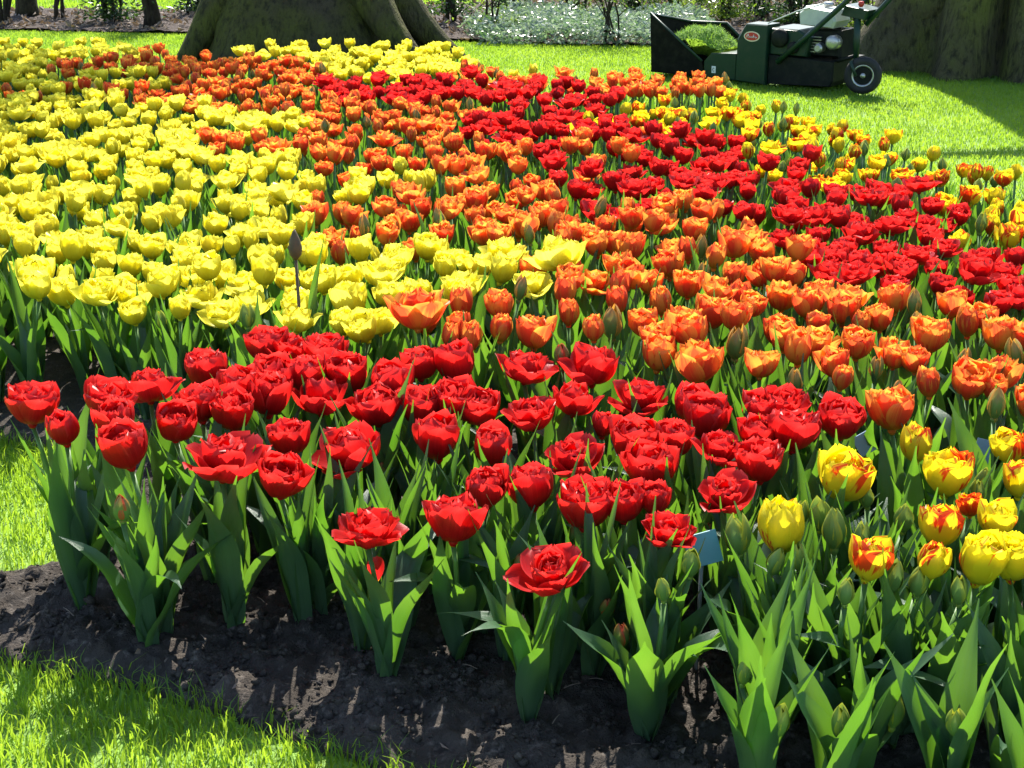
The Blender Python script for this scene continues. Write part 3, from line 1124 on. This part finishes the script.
FLA = [[(556, 122), (575, 112), (640, 104), (727, 108), (727, 85), (775, 95), (830, 112), (905, 135), (970, 158), (1500, 270), (1500, 330), (1040, 258), (1000, 252), (960, 252), (925, 245), (930, 238), (972, 232), (966, 214),
        (940, 207), (904, 184), (850, 189), (818, 190), (814, 171), (770, 176), (746, 168), (737, 142), (690, 138), (640, 132), (556, 130)]]


def kind_at(px, py):
    for q in OR2:
        if inside(q, px, py):
            return 'orange'
    for q in YEL:
        if inside(q, px, py):
            return 'yellow'
    for q in RED:
        if inside(q, px, py):
            return 'red'
    for q in FLA:
        if inside(q, px, py):
            return 'flamed'
    return 'orange'


# ---- tulips placed one by one: kind, state, picture x, y, width, then a label of its own where it has one
MAN = []


def M(kind, state, lst):
    for q in lst:
        MAN.append((kind, state, q[0], q[1], q[2], q[3] if len(q) > 3 else None))


M('red', 'wide', [
    (222, 466, 96, 'largest red tulip, spread wide open with pale glints on its petals'),
    (356, 455, 82, 'big full red tulip with ragged outer petals in the middle of the red drift'),
    (553, 578, 68, 'lowest red tulip of all, wide open just above the bare soil'),
    (592, 374, 66, 'flat wide open red tulip at the back of the red drift beside a green bud'),
    (524, 374, 56, 'red tulip with one petal flung sideways at the back of the drift'),
    (640, 404, 56), (572, 408, 52), (534, 421, 56), (572, 465, 62), (783, 412, 58), (718, 456, 54),
    (150, 393, 60, 'red tulip with a yellow heart showing, near the yellow bed'),
    (321, 405, 60), (288, 355, 52, 'red tulip with one tall upright petal, topmost of the front drift'),
    (724, 500, 60, 'red tulip beside the first red flamed yellow bloom'),
    (368, 536, 64, 'red tulip over a fallen red petal at the front edge'),
    (667, 536, 54, 'red tulip hanging just in front of the teal plant label')])
M('red', 'cup', [
    (31, 412, 52, 'lone red tulip furthest to the side, over the grass inlet'), (105, 407, 50), (117, 430, 46),
    (130, 455, 54, 'tall cupped red tulip with pointed outer petals near the grass inlet'),
    (175, 430, 45), (210, 376, 48), (202, 410, 48), (233, 419, 46), (245, 397, 46), (268, 403, 55), (271, 352, 44), (276, 385, 48), (326, 358, 44), (348, 382, 48), (378, 412, 54),
    (391, 394, 50), (418, 412, 50), (421, 370, 40), (458, 372, 48), (451, 409, 52), (481, 413, 46), (438, 447, 66, 'broad bowl shaped red tulip in the middle of the red drift'),
    (491, 456, 46), (280, 485, 50, 'round cupped red tulip on a bare stem beside the largest one'), (291, 446, 44), (487, 496, 48), (687, 410, 44), (704, 426, 52), (634, 448, 54),
    (672, 448, 44), (654, 475, 56), (760, 470, 50), (757, 440, 42), (757, 416, 46), (793, 438, 56),
    (840, 426, 50, 'red tulip standing alone beside the orange bloom at the end of the drift'),
    (534, 496, 52), (584, 515, 56), (624, 511, 48), (655, 508, 36), (453, 530, 54, 'cupped red tulip with one loose petal at the front edge'), (304, 383, 46), (600, 400, 0), (508, 452, 0)])
M('red', 'half', [(66, 435, 35, 'small half open red tulip next to the lone side bloom'), (313, 378, 26, 'dark half shut red tulip inside the drift'),
                  (602, 431, 26, 'deep red closed tulip standing between open ones')])
M('flamed', 'half', [(780, 540, 46, 'yellow tulip with bold red flames, nearest the red drift'), (929, 570, 30, 'greenish yellow half shut tulip above a green bud'),
                     (916, 453, 30, 'yellow tulip just opening below the orange ones')])
M('flamed', 'cup', [(841, 487, 52, 'open yellow tulip with ragged petals and a drooping red edge'), (946, 485, 45, 'clear yellow tulip with fine red stripes'),
                    (1010, 455, 34, 'yellow tulip in front of the pale blue label'), (1019, 490, 36), (993, 528, 36), (970, 514, 18), (939, 537, 42, 'yellow tulip with pale ruffled top over the greenish one'),
                    (866, 571, 42, 'yellow tulip beside the big grey green bud'), (977, 572, 50, 'yellow tulip with red base, front one of a touching pair'),
                    (1012, 570, 46, 'red streaked yellow tulip at the picture edge, other one of a touching pair')])
M('flamed', 'bud', [(868, 502, 17), (835, 540, 25), (820, 521, 23), (889, 584, 25, 'big grey green tulip bud, nearest one among the yellow tulips'), (916, 590, 20), (903, 525, 20), (739, 546, 26),
                    (690, 570, 20, 'tall pointed yellow green bud in front of the teal label'), (664, 597, 16), (980, 488, 18), (975, 500, 16), (860, 545, 16), (770, 570, 18), (800, 565, 18), (800, 520, 16),
                    (960, 600, 18), (1040, 600, 24), (845, 600, 18), (1050, 540, 24)])
M('red', 'bud', [(122, 514, 20, 'pale green tulip bud low among the leaves of the red drift'), (563, 362, 16)])
M('orange', 'wide', [(418, 319, 64, 'red orange tulip spread open over the last yellow ones'), (702, 372, 64, 'orange tulip spread wide right behind the red drift')])
M('yellow', 'wide', [(561, 261, 60, 'large pale yellow tulip spread open among orange ones'), (296, 327, 42, 'yellow tulip spread open at the front corner of the yellow bed')])
M('yellow', 'cup', [(368, 333, 38, 'plain round yellow tulip right behind the red drift'), (350, 310, 42), (180, 315, 26, 'small yellow tulip standing low in front of the yellow bed'), (35, 284, 44), (37, 237, 26)])
M('yellow', 'bud', [(248, 322, 16), (162, 325, 12)])
M('orange', 'cup', [(534, 340, 42), (657, 362, 42), (684, 335, 42), (645, 330, 36), (760, 371, 36), (784, 345, 34), (815, 350, 38), (856, 352, 36), (836, 371, 34), (893, 364, 28), (915, 368, 30), (968, 388, 44, 'broad red orange tulip of a pair near the yellow flamed tulips'),
                    (993, 394, 32, 'orange tulip, smaller one of a pair near the yellow flamed tulips'), (893, 420, 50, 'single orange tulip in front, just above the opening yellow one'), (930, 344, 42), (1000, 343, 38), (880, 326, 30), (815, 328, 28), (1020, 345, 34)])
M('orange', 'half', [(930, 390, 28), (470, 345, 26), (500, 335, 26), (450, 345, 22), (840, 384, 24), (968, 330, 26), (860, 328, 22)])
M('orange', 'bud', [(612, 330, 26, 'fat green and orange bud among the orange tulips'), (735, 350, 22), (795, 388, 16), (875, 375, 14), (896, 396, 12), (1018, 360, 20)])

# bloom heights, from where the feet of the front plants stand
def zb(px, py):
    k = min(1.0, max(0.0, (py - 340) / 80))
    return 0.30 + k * (-0.035 + 0.075 * min(1, max(0, (330 - px) / 220)) + 0.03 * min(1, max(0, (px - 600) / 200)))


r = random.Random(5)
placed = []


def section(px, a, b):
    return 'left' if px < a else ('middle' if px < b else 'right')


STATE = {'wide': 'wide open', 'cup': 'cupped', 'half': 'half open', 'bud': 'green budded'}


def label_for(kind, state, px, py):
    s = STATE[state]
    if kind == 'red':
        if py > 345:
            row = 'back row' if py < 400 else ('middle rows' if py < 470 else 'front rows')
            return f'{s} red tulip in the front drift, {section(px, 330, 560)} of the {row}', 'red tulips in the front drift'
        p = 'far stripe near the trunk' if py < 118 else ('below the flamed tulips' if py < 215 else 'behind the orange tulips')
        return f'{s} red tulip of the long red band, {p}', 'red tulips in the long band'
    if kind == 'yellow':
        if px < 200 and py < 102:
            return f'{s} yellow tulip in the shaded far corner beside the lawn', 'yellow tulips in the shaded corner'
        if py < 95:
            return f'{s} yellow tulip in the far patch at the foot of the broad trunk', 'yellow tulips under the trunk'
        p = 'far part' if py < 170 else ('middle part' if py < 245 else 'near edge')
        return f'{s} yellow tulip in the big yellow drift, {section(px, 150, 300)} of its {p}', 'yellow tulips in the big drift'
    if kind == 'orange':
        if py < 112:
            p = 'beside the mower lawn' if px > 495 else ('in the shaded corner' if px < 200 else 'in front of the broad trunk')
            return f'{s} orange tulip in the farthest rows {p}', 'orange tulips in the far rows'
        p = 'far part' if py < 180 else ('middle part' if py < 260 else 'near part')
        return f'{s} orange tulip in the orange drift, {section(px, 400, 680)} of its {p}', 'orange tulips in the long drift'
    if py > 340:
        if state == 'bud':
            return 'still closed green bud standing among the near yellow flamed tulips', 'flamed tulips in the near corner'
        return f'{s} red flamed yellow tulip in the near right corner of the bed', 'flamed tulips in the near corner'
    p = 'beside the tree shadow on the lawn' if px > 820 else 'below the mower'
    return f'{s} flamed yellow tulip in the far drift {p}', 'yellow flamed tulips in the far drift'


used_labels = set()
for kind, state, px, py, wpx, lab in MAN:
    if wpx == 0:
        continue
    z = zb(px, py) - (.03 if state == 'bud' and py > 480 else 0) - (.03 if px < 200 and state == 'bud' else 0)
    if (px, py) in ((561, 261), (418, 319)):
        z = .345
    x, y = on_plane(px, py, z)
    x, y = float(x), float(y)
    dep = to_px(x, y, z)[2]
    size = min(max((1.28 if kind == 'flamed' and state != 'bud' else 1.16 if kind == 'red' and state == 'cup' else 1.08) * wpx * dep / FPX, NOMINAL[state] * .55), NOMINAL[state] * 1.4)
    l, gsp = label_for(kind, state, px, py)
    if lab:
        l = lab
    make_tulip(kind, state, x, y, z, size, l, gsp, 0, r, 8 if py > 430 else 6, 0.22 if py > 470 else 0.10)
    placed.append((x, y))

# ---- the rest of the bed filled at natural planting distance
cand = []
pl = np.array(placed)
FIELD = ring([(-420, 300), (-60, 300), (60, 300), (180, 316), (290, 338), (395, 340), (430, 335), (520, 345), (640, 350), (740, 372), (830, 385), (950, 400), (1010, 440), (1200, 520), (1500, 600)] + back_px, BZ)
CORNER = ring([(700, 470), (860, 450), (1010, 430), (1250, 470), (1300, 690), (1000, 690), (850, 672), (740, 650), (690, 610)], 0.28)
xs, ys = [], []
cell = {}


def far_enough(x, y, dmin):
    i, j = int(math.floor(x / .1)), int(math.floor(y / .1))
    for a in range(i - 1, i + 2):
        for b in range(j - 1, j + 2):
            for (qx, qy) in cell.get((a, b), ()):
                if (qx - x) ** 2 + (qy - y) ** 2 < dmin * dmin:
                    return False
    return True


def put(x, y):
    cell.setdefault((int(math.floor(x / .1)), int(math.floor(y / .1))), []).append((x, y))


for p in placed:
    put(*p)
fill = []
X, Y = scatter(120000, -4.2, 4.8, 1.6, 9.4)
inF = inside(FIELD, X, Y)
PX, PY, _ = to_px(X, Y, BZ)
ok = inF & (PX > -150) & (PX < 1300)
for x, y, px, py in zip(X[ok], Y[ok], PX[ok], PY[ok]):
    kind = kind_at(px, py)
    dmin = {'red': .078, 'yellow': .076, 'orange': .077, 'flamed': .078}[kind]
    if kind == 'flamed' and py < 140 and px < 800:
        dmin = .076
    if py < 56:
        dmin = 0.15
    if far_enough(x, y, dmin):
        put(x, y)
        fill.append((kind, x, y, px, py))
X, Y = scatter(14000, -.2, 2.6, 1.4, 3.8)
ok = inside(CORNER, X, Y)
PX, PY, _ = to_px(X, Y, .28)
for x, y, px, py in zip(X[ok], Y[ok], PX[ok], PY[ok]):
    if any(a < px < b and c < py < d for a, b, c, d in ((668, 738, 535, 650), (958, 1002, 448, 490), (848, 884, 440, 470))):
        continue
    if px < 1120 and far_enough(x, y, .086):
        put(x, y)
        fill.append(('corner', x, y, px, py))

# leafy plants whose buds are still low, filling the front of the red drift
LEAFY = ring([(110, 600), (200, 632), (300, 640), (390, 676), (480, 706), (570, 700), (680, 752), (740, 700), (690, 575), (560, 560), (400, 545), (300, 530), (120, 545)], 0.0)
X, Y = scatter(4000, -1.3, 1.0, 1.5, 3.2)
ok = inside(LEAFY, X, Y)
n_leafy = 0
for x, y in zip(X[ok], Y[ok]):
    if n_leafy < 34 and far_enough(x, y, .072):
        put(x, y)
        n_leafy += 1
        make_tulip('red', 'bud', x, y, r.uniform(.13, .18), .028, 'leafy red tulip plant with a small low closed bud in the front drift', 'red tulips in the front drift', 0, r, 7, .16, None, r.uniform(.85, 1.02))

PROB = {'red': [('wide', .35), ('cup', .62), ('half', .03)], 'yellow': [('wide', .22), ('cup', .68), ('half', .10)],
        'orange': [('wide', .12), ('cup', .62), ('half', .20), ('bud', .06)], 'flamed': [('wide', .05), ('cup', .45), ('half', .30), ('bud', .20)]}


def pick(kind):
    q = r.random()
    for s, p in PROB[kind]:
        q -= p
        if q <= 0:
            return s
    return PROB[kind][0][0]


per = {}
for kind, x, y, px, py in fill:
    if kind == 'corner':
        per.setdefault('flamed', []).append((1, 'bud', x, y, px, py))
    else:
        per.setdefault(kind, []).append((0, pick(kind), x, y, px, py))
nman = {k: sum(1 for q in MAN if q[0] == k and q[4]) for k in PROB}
SIZES = {'wide': .104, 'cup': .078, 'half': .058, 'bud': .037}
for kind, lst in per.items():
    lst.sort(key=lambda q: q[3] + (100 if not -45 < q[4] < 1070 else 0))      # those out of the picture come last
    cap = 298 - nman[kind] - (n_leafy if kind == 'red' else 0)
    extra = []
    n_obj = 0
    for (cor, state, x, y, px, py) in lst:
        size = SIZES[state] * r.uniform(.9, 1.12)
        z = 0.30 + r.uniform(-.03, .03)
        if kind == 'flamed':
            z -= .02
        if cor:
            z = (0.25 if py < 585 else 0.15) + r.uniform(-.05, .04)
            size = .030 * r.uniform(.7, 1.1)
        l, gsp = label_for(kind, state, px, py)
        if n_obj < cap:
            n_obj += 1
            if py > 190:
                make_tulip(kind, state, x, y, z, size, l, gsp, 0 if py > 285 else 1, r, 6 if cor else 4, .2 if cor else .06, None, r.uniform(.85, 1.1) if cor else None)
            else:
                me, _, _ = single_geo(kind, state, r.randrange(NVAR[state]))
                q = size / NOMINAL[state]
                o = link(NAMES[kind], me, None, (x, y, .003), (r.uniform(-.08, .08), r.uniform(-.08, .08), r.uniform(0, 6.28)), (q, q, z / .31))
                tag(o, l, 'tulip', gsp)
        else:
            extra.append((state, x, y, z, size))
    if extra:
        big = {}
        for state, x, y, z, size in extra:
            _, mb, mat = single_geo(kind, state, r.randrange(NVAR[state]))
            big.setdefault(mat.name, (mat, []))[1].append((mb, x, y, z, size / NOMINAL[state]))
        out = MB()
        mats = [LEAF]
        for mat, items in big.values():
            mats.append(mat)
            for mb, x, y, z, q in items:
                v, uv, f, m = mb.arrays()
                a = r.uniform(0, 6.28)
                c, s = math.cos(a), math.sin(a)
                v = (v * np.array([q, q, z / .31])) @ np.array([[c, s, 0], [-s, c, 0], [0, 0, 1]]) + np.array([x, y, .003])
                mi = [len(mats) - 1 if k == 0 else 0 for k in m]
                out.v.append(v)
                out.uv.append(uv)
                out.f += [tuple(i + out.n for i in fc) for fc in f]
                out.m += mi
                out.n += len(v)
        o = link(NAMES[kind] + 's', out.mesh('far_' + NAMES[kind], mats))
        o['kind'] = 'stuff'
        tag(o, f'mass of {kind} tulips at the back and far sides of the bed', 'tulips')
    print('TULIPS', kind, 'hand', nman[kind], 'objects', n_obj, 'mass', len(extra))

# dead brown bud on a dark stem above the yellow drift
bx, by = on_plane(296, 262, .43)
db = empty('dead_tulip', (float(bx), float(by), 0))
db.scale = (1.15, 1.15, 1.15)
tag(db, 'dark brown dried tulip bud on a thin brown stem above the yellow tulips', 'tulip')
BROWN = Nodes('dried_brown')
BROWN = BROWN.solid(BROWN.mix(BROWN.noise(60, 3, BROWN.pos()), (0.05, 0.03, 0.02), (0.13, 0.10, 0.04)), 0.7)
mb = MB()
tube(mb, [(0, 0, 0), (.002, 0, .2), (0, 0, .385)], [.004, .0035, .003], 7)
link('stem', mb.mesh('brown_stem', [BROWN]), db)
mb = MB()
tube(mb, [(0, 0, .378), (0, 0, .388), (0, 0, .40), (0, 0, .416), (0, 0, .428), (0, 0, .436)], [.003, .011, .013, .010, .005, .001], 9)
link('bloom', mb.mesh('brown_bud', [BROWN]), db)
link('leaf', LEAVES[1], db, (.012, .01, .05), (0, -.1, .3), (1.2, 1.2, 1.35))

# fallen petal, plant labels
fp = MB()
fp.add(*petal(.05, .03, R(40), R(-10), .5, .002, 5, 7, 0, .35))
x, y = on_plane(377, 572, .2)
o = link('petal', fp.mesh('loose_petal', [PET['red']]), None, (float(x), float(y), .185), (.1, 0, -1.2))
o.name = 'fallen_petal'
tag(o, 'loose red petal caught in the leaves under a front red tulip', 'petal')


def plastic(name, c, rough=.4):
    N = Nodes(name)
    return N.solid(N.mix(N.noise(40, 3, N.pos()), c, tuple(q * .8 for q in c)), rough)


TEAL, PALE, STAKE = plastic('teal_card', (0.10, 0.36, 0.40)), plastic('pale_blue_card', (0.30, 0.44, 0.58)), plastic('stake_metal', (0.25, 0.27, 0.28))
for (px, py, z, wd, ht, mat, tl, lab) in [(703, 549, .24, .052, .050, TEAL, -.22, 'teal plant label on a stake behind the front red tulips'),
                                          (984, 451, .22, .036, .042, PALE, .3, 'pale blue plant label half hidden among tulips at the right edge'),
                                          (864, 444, .21, .032, .040, PALE, -.5, 'pale blue card standing for glare on a leaf between red and yellow tulip')]:  # last card is added in place of a leaf's pale glare
    x, y = on_plane(px, py, z)
    pr = empty('plant_label', (float(x), float(y), 0))
    tag(pr, lab, 'plant label')
    mb = MB()
    tube(mb, [(0, .006, -.03), (0, .006, z)], .003, 6)
    link('stake', mb.mesh('stake', [STAKE]), pr)
    mb = MB()
    box(mb, (0, 0, 0), (wd, .003, ht), .0008)
    link('card', mb.mesh('card', [mat], False), pr, (0, 0, z), (-.35, tl, .15))

mb = MB()


def scrappos(n):
    x, y = scatter(n * 4, -1.5, 1.2, 1.5, 2.6)
    k = inside(BED, x, y) & (bed_dist(x, y) > .02)
    x, y = x[k][:n], y[k][:n]
    return np.stack([x, y, np.maximum(0, soil_height(x, y)) + .012], 1)


for p in scrappos(150):
    a, L_ = rng.uniform(0, 6.28), rng.uniform(.008, .03)
    q = np.array([math.cos(a) * L_, math.sin(a) * L_, rng.uniform(-.003, .006)])
    tube(mb, [p, p + q * .5 + np.array([0, 0, .002]), p + q], [.0009, .0008, .0005], 4)
leafcloud(mb, 60, scrappos, .016, flat=.5)
o = link('plant_litter', mb.mesh('plant_litter', [LITTER], False))
o['kind'] = 'stuff'
tag(o, 'bits of dry straw and dead leaf lying on the bed soil', 'litter')

# ------------------------------------------------------------------ mower
def paint(name, c, rough=.35, metal=0.0, dirt=0.4, spec=.5):
    N = Nodes(name)
    P = N.pos()
    d = N.ramp(N.noise(18, 5, P, .7), [(0.45, 0.0), (0.75, dirt)])
    return N.solid(N.mix(d, c, (0.06, 0.055, 0.035)), rough, metal, spec, bump=N.noise(220, 2, P), bstr=.08)


GREEN = paint('green_machine_paint', (0.005, 0.030, 0.015), .38, 0, .3, .35)
DARK = paint('dark_machine_paint', (0.005, 0.007, 0.006), .6, 0, .3, .2)
CANVAS = paint('black_catcher_cloth', (0.007, 0.007, 0.005), .9, 0, .25, .12)
RUBBER = paint('tyre_rubber', (0.009, 0.009, 0.009), .7)
STEEL = paint('worn_steel', (0.45, 0.45, 0.43), .35, .8)
TANK = paint('cream_tank', (0.50, 0.53, 0.46), .35, 0, .2)
REDP = paint('red_paint', (0.50, 0.03, 0.02), .4, 0, .1)
CREAM = paint('cream_print', (0.72, 0.62, 0.44), .5, 0, .1)
WHITE = paint('white_print', (0.75, 0.75, 0.72), .5, 0, .1)

ANG = -R(37)
MO = Vector((2.01, 8.20, 0))
mow = empty('lawn_mower', MO, ANG)
mow.scale = (1, 1, 1)
tag(mow, 'dark green walk-behind lawn mower with open grass catcher parked on the lawn', 'lawn mower')
# local x along the machine (0 at the caster wheel, -1.4 at the catcher), y away from the camera
W_ = 0.50
mb = MB()


def panel(mb, q, th):
    """a cloth or sheet panel with real thickness"""
    q = [Vector(p) for p in q]
    n = (q[1] - q[0]).cross(q[-1] - q[0]).normalized() * th
    v = [tuple(p) for p in q] + [tuple(p + n) for p in q]
    k = len(q)
    f = [tuple(range(k - 1, -1, -1)), tuple(range(k, 2 * k))] + [(i, (i + 1) % k, (i + 1) % k + k, i + k) for i in range(k)]
    mb.add(v, f)


A0, A1 = (-1.40, 0, .03), (-1.42, 0, .385)          # near back corner
B0, B1 = (-1.40, W_, .03), (-1.42, W_, .30)         # far back corner
C0, C1 = (-1.02, 0, .03), (-1.04, 0, .12)           # near mouth
D0, D1 = (-1.00, W_, .03), (-.96, W_, .15)
panel(mb, [A0, C0, C1, A1], .006)
link('side_panel', mb.mesh('catcher_side', [CANVAS], False), mow)
mb = MB()
panel(mb, [B0, B1, (-1.15, W_, .30), D1, D0], .006)
link('side_panel', mb.mesh('catcher_side', [CANVAS], False), mow)
mb = MB()
panel(mb, [A0, A1, B1, B0], .006)
link('end_panel', mb.mesh('catcher_end', [CANVAS], False), mow)
mb = MB()
box(mb, (-1.21, W_ / 2, .032), (.40, W_, .012), .002)
link('floor_panel', mb.mesh('catcher_floor', [CANVAS], False), mow)
mb = MB()
tube(mb, [C1, A1, B1, (-1.15, W_, .305), D1], .009, 8)
link('rim_tube', mb.mesh('rim_tube', [GREEN]), mow)

# cutter housing: low discharge body and the tall drive tower
mb = MB()
prism(mb, [(-1.03, .025), (-.80, .02), (-.80, .185), (-.98, .175), (-1.03, .12)], 0.0, W_, 0, .008)
link('discharge_body', mb.mesh('discharge_body', [GREEN], False), mow)
mb = MB()
prism(mb, [(-.80, .02), (-.60, .01), (-.60, .365), (-.745, .365), (-.80, .27)], -.01, .16, 0, .008)
tw_ = link('drive_tower', mb.mesh('drive_tower', [GREEN], False), mow)
mb = MB()
th = np.linspace(0, 2 * np.pi, 36, endpoint=False)
prism(mb, [(-.70 + .053 * math.cos(a), .292 + .030 * math.sin(a)) for a in th], -.0135, -.0105)
bd = link('badge', mb.mesh('badge', [CREAM], False), tw_)
mb = MB()
prism(mb, [(-.70 + .045 * math.cos(a), .292 + .0235 * math.sin(a)) for a in th], -.0155, -.014)
link('badge_face', mb.mesh('badge_face', [REDP], False), tw_)
mb = MB()
wr = [(-.735, .283), (-.728, .300), (-.722, .306), (-.720, .298), (-.727, .285), (-.716, .284), (-.710, .294), (-.706, .285), (-.700, .293), (-.696, .284), (-.690, .293), (-.686, .304), (-.684, .284), (-.676, .293), (-.672, .284), (-.664, .290)]
tube(mb, [(a, -.0165, b) for a, b in wr], .0022, 5)
link('lettering', mb.mesh('lettering', [WHITE]), tw_)
mb = MB()
box(mb, (-.955, -.0015, .075), (.028, .003, .042), .0005)
st2 = link('sticker', mb.mesh('sticker', [WHITE], False), mow)
mb = MB()
tube(mb, [(-.955 + .006 * math.cos(a), -.0035, .075 + .010 * math.sin(a)) for a in np.linspace(.6, 5.6, 12)], .0016, 4)
link('print', mb.mesh('print', [DARK]), st2)

# reel deck behind the tower
mb = MB()
prism(mb, [(-.60, .015), (-.19, .03), (-.175, .06), (-.175, .175), (-.60, .19)], .02, W_ - .03, 0, .008)
link('reel_deck', mb.mesh('reel_deck', [DARK], False), mow)
mb = MB()
prism(mb, [(-.60, .19), (-.36, .19), (-.34, .30), (-.42, .345), (-.60, .345)], .03, .34, 0, .01)
link('belt_guard', mb.mesh('belt_guard', [GREEN], False), mow)
mb = MB()
for cx_, cz_, rr_ in ((-.53, .29, .055), (-.44, .24, .035)):
    tube(mb, [(cx_, .0, cz_), (cx_, .01, cz_), (cx_, .028, cz_)], [rr_ * .8, rr_, rr_], 22)
link('pulley', mb.mesh('pulley', [DARK]), mow)
# engine
mb = MB()
box(mb, (-.27, .20, .27), (.20, .22, .16), .02)
en = link('engine', mb.mesh('engine', [DARK], False), mow)
mb = MB()
tube(mb, [(-.20, .02, .285), (-.20, .03, .285), (-.20, .085, .285), (-.20, .095, .285)], [.030, .042, .042, .034], 20)
link('air_filter', mb.mesh('air_filter', [STEEL]), en)
mb = MB()
tube(mb, [(-.29, .03, .245), (-.29, .04, .245), (-.29, .09, .245)], [.018, .028, .028], 16)
for k in range(6):
    box(mb, (-.325, .10, .22 + k * .017), (.07, .05, .006), .001)
link('cylinder_head', mb.mesh('cylinder_head', [STEEL], False), en)
mb = MB()
prism(mb, [(-.43, .37), (-.22, .36), (-.20, .40), (-.23, .46), (-.40, .48), (-.44, .44)], .06, .28, 0, .014)
tk = link('fuel_tank', mb.mesh('fuel_tank', [TANK], False), en)
mb = MB()
tube(mb, [(-.30, .17, .475), (-.30, .17, .50)], [.03, .028], 16)
link('fuel_cap', mb.mesh('fuel_cap', [STEEL]), en)
# handle bars, head and caster
for yy in (0.0, W_ * .62):
    mb = MB()
    tube(mb, [(-.53, yy, .15), (-.32, yy, .335), (-.13, yy, .51), (.02, yy, .66), (.12, yy, .71)], .0165, 10)
    link('handle_bar', mb.mesh('handle_bar', [GREEN]), mow)
mb = MB()
tube(mb, [(-.03, .10, .39), (.06, .12, .50), (.17, .14, .64)], .015, 10)
link('steering_bar', mb.mesh('steering_bar', [GREEN]), mow)
mb = MB()
prism(mb, [(-.17, .44), (-.02, .42), (.0, .475), (-.15, .50)], .05, .26, 0, .008)
link('control_head', mb.mesh('control_head', [GREEN], False), mow)
mb = MB()
tube(mb, [(-.06, .08, .49), (-.06, .08, .505), (-.06, .08, .522)], [.010, .018, .013], 12)
link('red_knob', mb.mesh('red_knob', [REDP]), mow)
mb = MB()
tube(mb, [(-.07, .07, .44), (-.065, .07, .30), (-.06, .07, .20)], [.020, .020, .016], 10)
tube(mb, [(-.06, .07, .20), (-.055, -.012, .185), (-.015, -.018, .112)], .010, 8)
tube(mb, [(-.06, .07, .20), (-.055, .115, .185), (-.015, .118, .112)], .010, 8)
link('caster_fork', mb.mesh('caster_fork', [GREEN]), mow)
mb = MB()
tube(mb, [(-.20, .08, .17), (-.06, .07, .215)], .012, 8)
link('strut', mb.mesh('strut', [DARK]), mow)
mb = MB()
tube(mb, [(-.62, .03, .37), (-.44, .05, .45), (-.28, .06, .50)], .004, 6)
link('cable', mb.mesh('cable', [TANK]), mow)
wh = link('wheel', None, mow, (0, .05, .110), (0, 0, R(20)))
prof = [(.060, -.024), (.078, -.030), (.096, -.029), (.106, -.018), (.109, 0), (.106, .018), (.096, .029), (.078, .030), (.060, .024)]
mb = MB()
nt_ = 40
v = []
for (rr_, yy) in prof:
    for k in range(nt_):
        a = 2 * math.pi * k / nt_
        tr = rr_ * (0.985 if (k % 2 and rr_ > .1) else 1)
        v.append((tr * math.cos(a), yy, tr * math.sin(a)))
mb.add(v, grid_faces(nt_, len(prof), True))
link('tyre', mb.mesh('tyre', [RUBBER]), wh)
mb = MB()
prof = [(.063, -.026), (.056, -.028), (.053, -.012), (.030, .008), (.016, -.012), (.014, -.026), (.0, -.026)]
v = []
for (rr_, yy) in prof:
    for k in range(nt_):
        a = 2 * math.pi * k / nt_
        v.append((max(rr_, .0005) * math.cos(a), yy, max(rr_, .0005) * math.sin(a)))
mb.add(v, grid_faces(nt_, len(prof), True))
link('rim', mb.mesh('rim', [STEEL]), wh)
mb = MB()
prism(mb, [(.051 * math.cos(a), .051 * math.sin(a)) for a in th], -.014, .02)
link('hub_plate', mb.mesh('hub_plate', [DARK], False), wh)

# the cuttings lying in the catcher
mb = MB()
nx_, ny_ = 30, 30
v = []
for j in range(ny_):
    for i in range(nx_):
        u_, w2 = i / (nx_ - 1), j / (ny_ - 1)
        lx, ly = -1.34 + .42 * u_, .02 + .44 * w2
        hz_ = .10 + .21 * math.sin(math.pi * min(1, .25 + .75 * w2)) * math.sin(math.pi * (.2 + .65 * u_)) + 0.05 * float(fbm(np.array(lx * 14), np.array(ly * 14), 0, 3, 8))
        v.append((lx, ly, hz_))
mb.add(v, grid_faces(nx_, ny_))
vv = np.array(v)
for p in vv[rng.integers(0, len(vv), 5200)]:
    if p[2] < .09:
        continue
    a, b = rng.uniform(0, 6.28), rng.uniform(-.6, .9)
    L_ = rng.uniform(.015, .035)
    d = np.array([math.cos(a) * math.cos(b), math.sin(a) * math.cos(b), math.sin(b)]) * L_
    s_ = np.array([-math.sin(a), math.cos(a), 0]) * .0022
    q = p + rng.normal(0, .006, 3) + np.array([0, 0, .004])
    mb.add([q - s_, q + s_, q + d], [(0, 1, 2)])
CUT = shrub_leaf('cut_grass', (0.11, 0.24, 0.03), (0.20, 0.34, 0.06), (0.24, 0.46, 0.03), (0.36, 0.56, 0.06), 0.4, 0.9)
o = link('grass_cuttings', mb.mesh('grass_cuttings', [CUT]), None, MO, (0, 0, ANG))
tag(o, 'heap of fresh green grass cuttings lying in the mower catcher', 'grass cuttings')
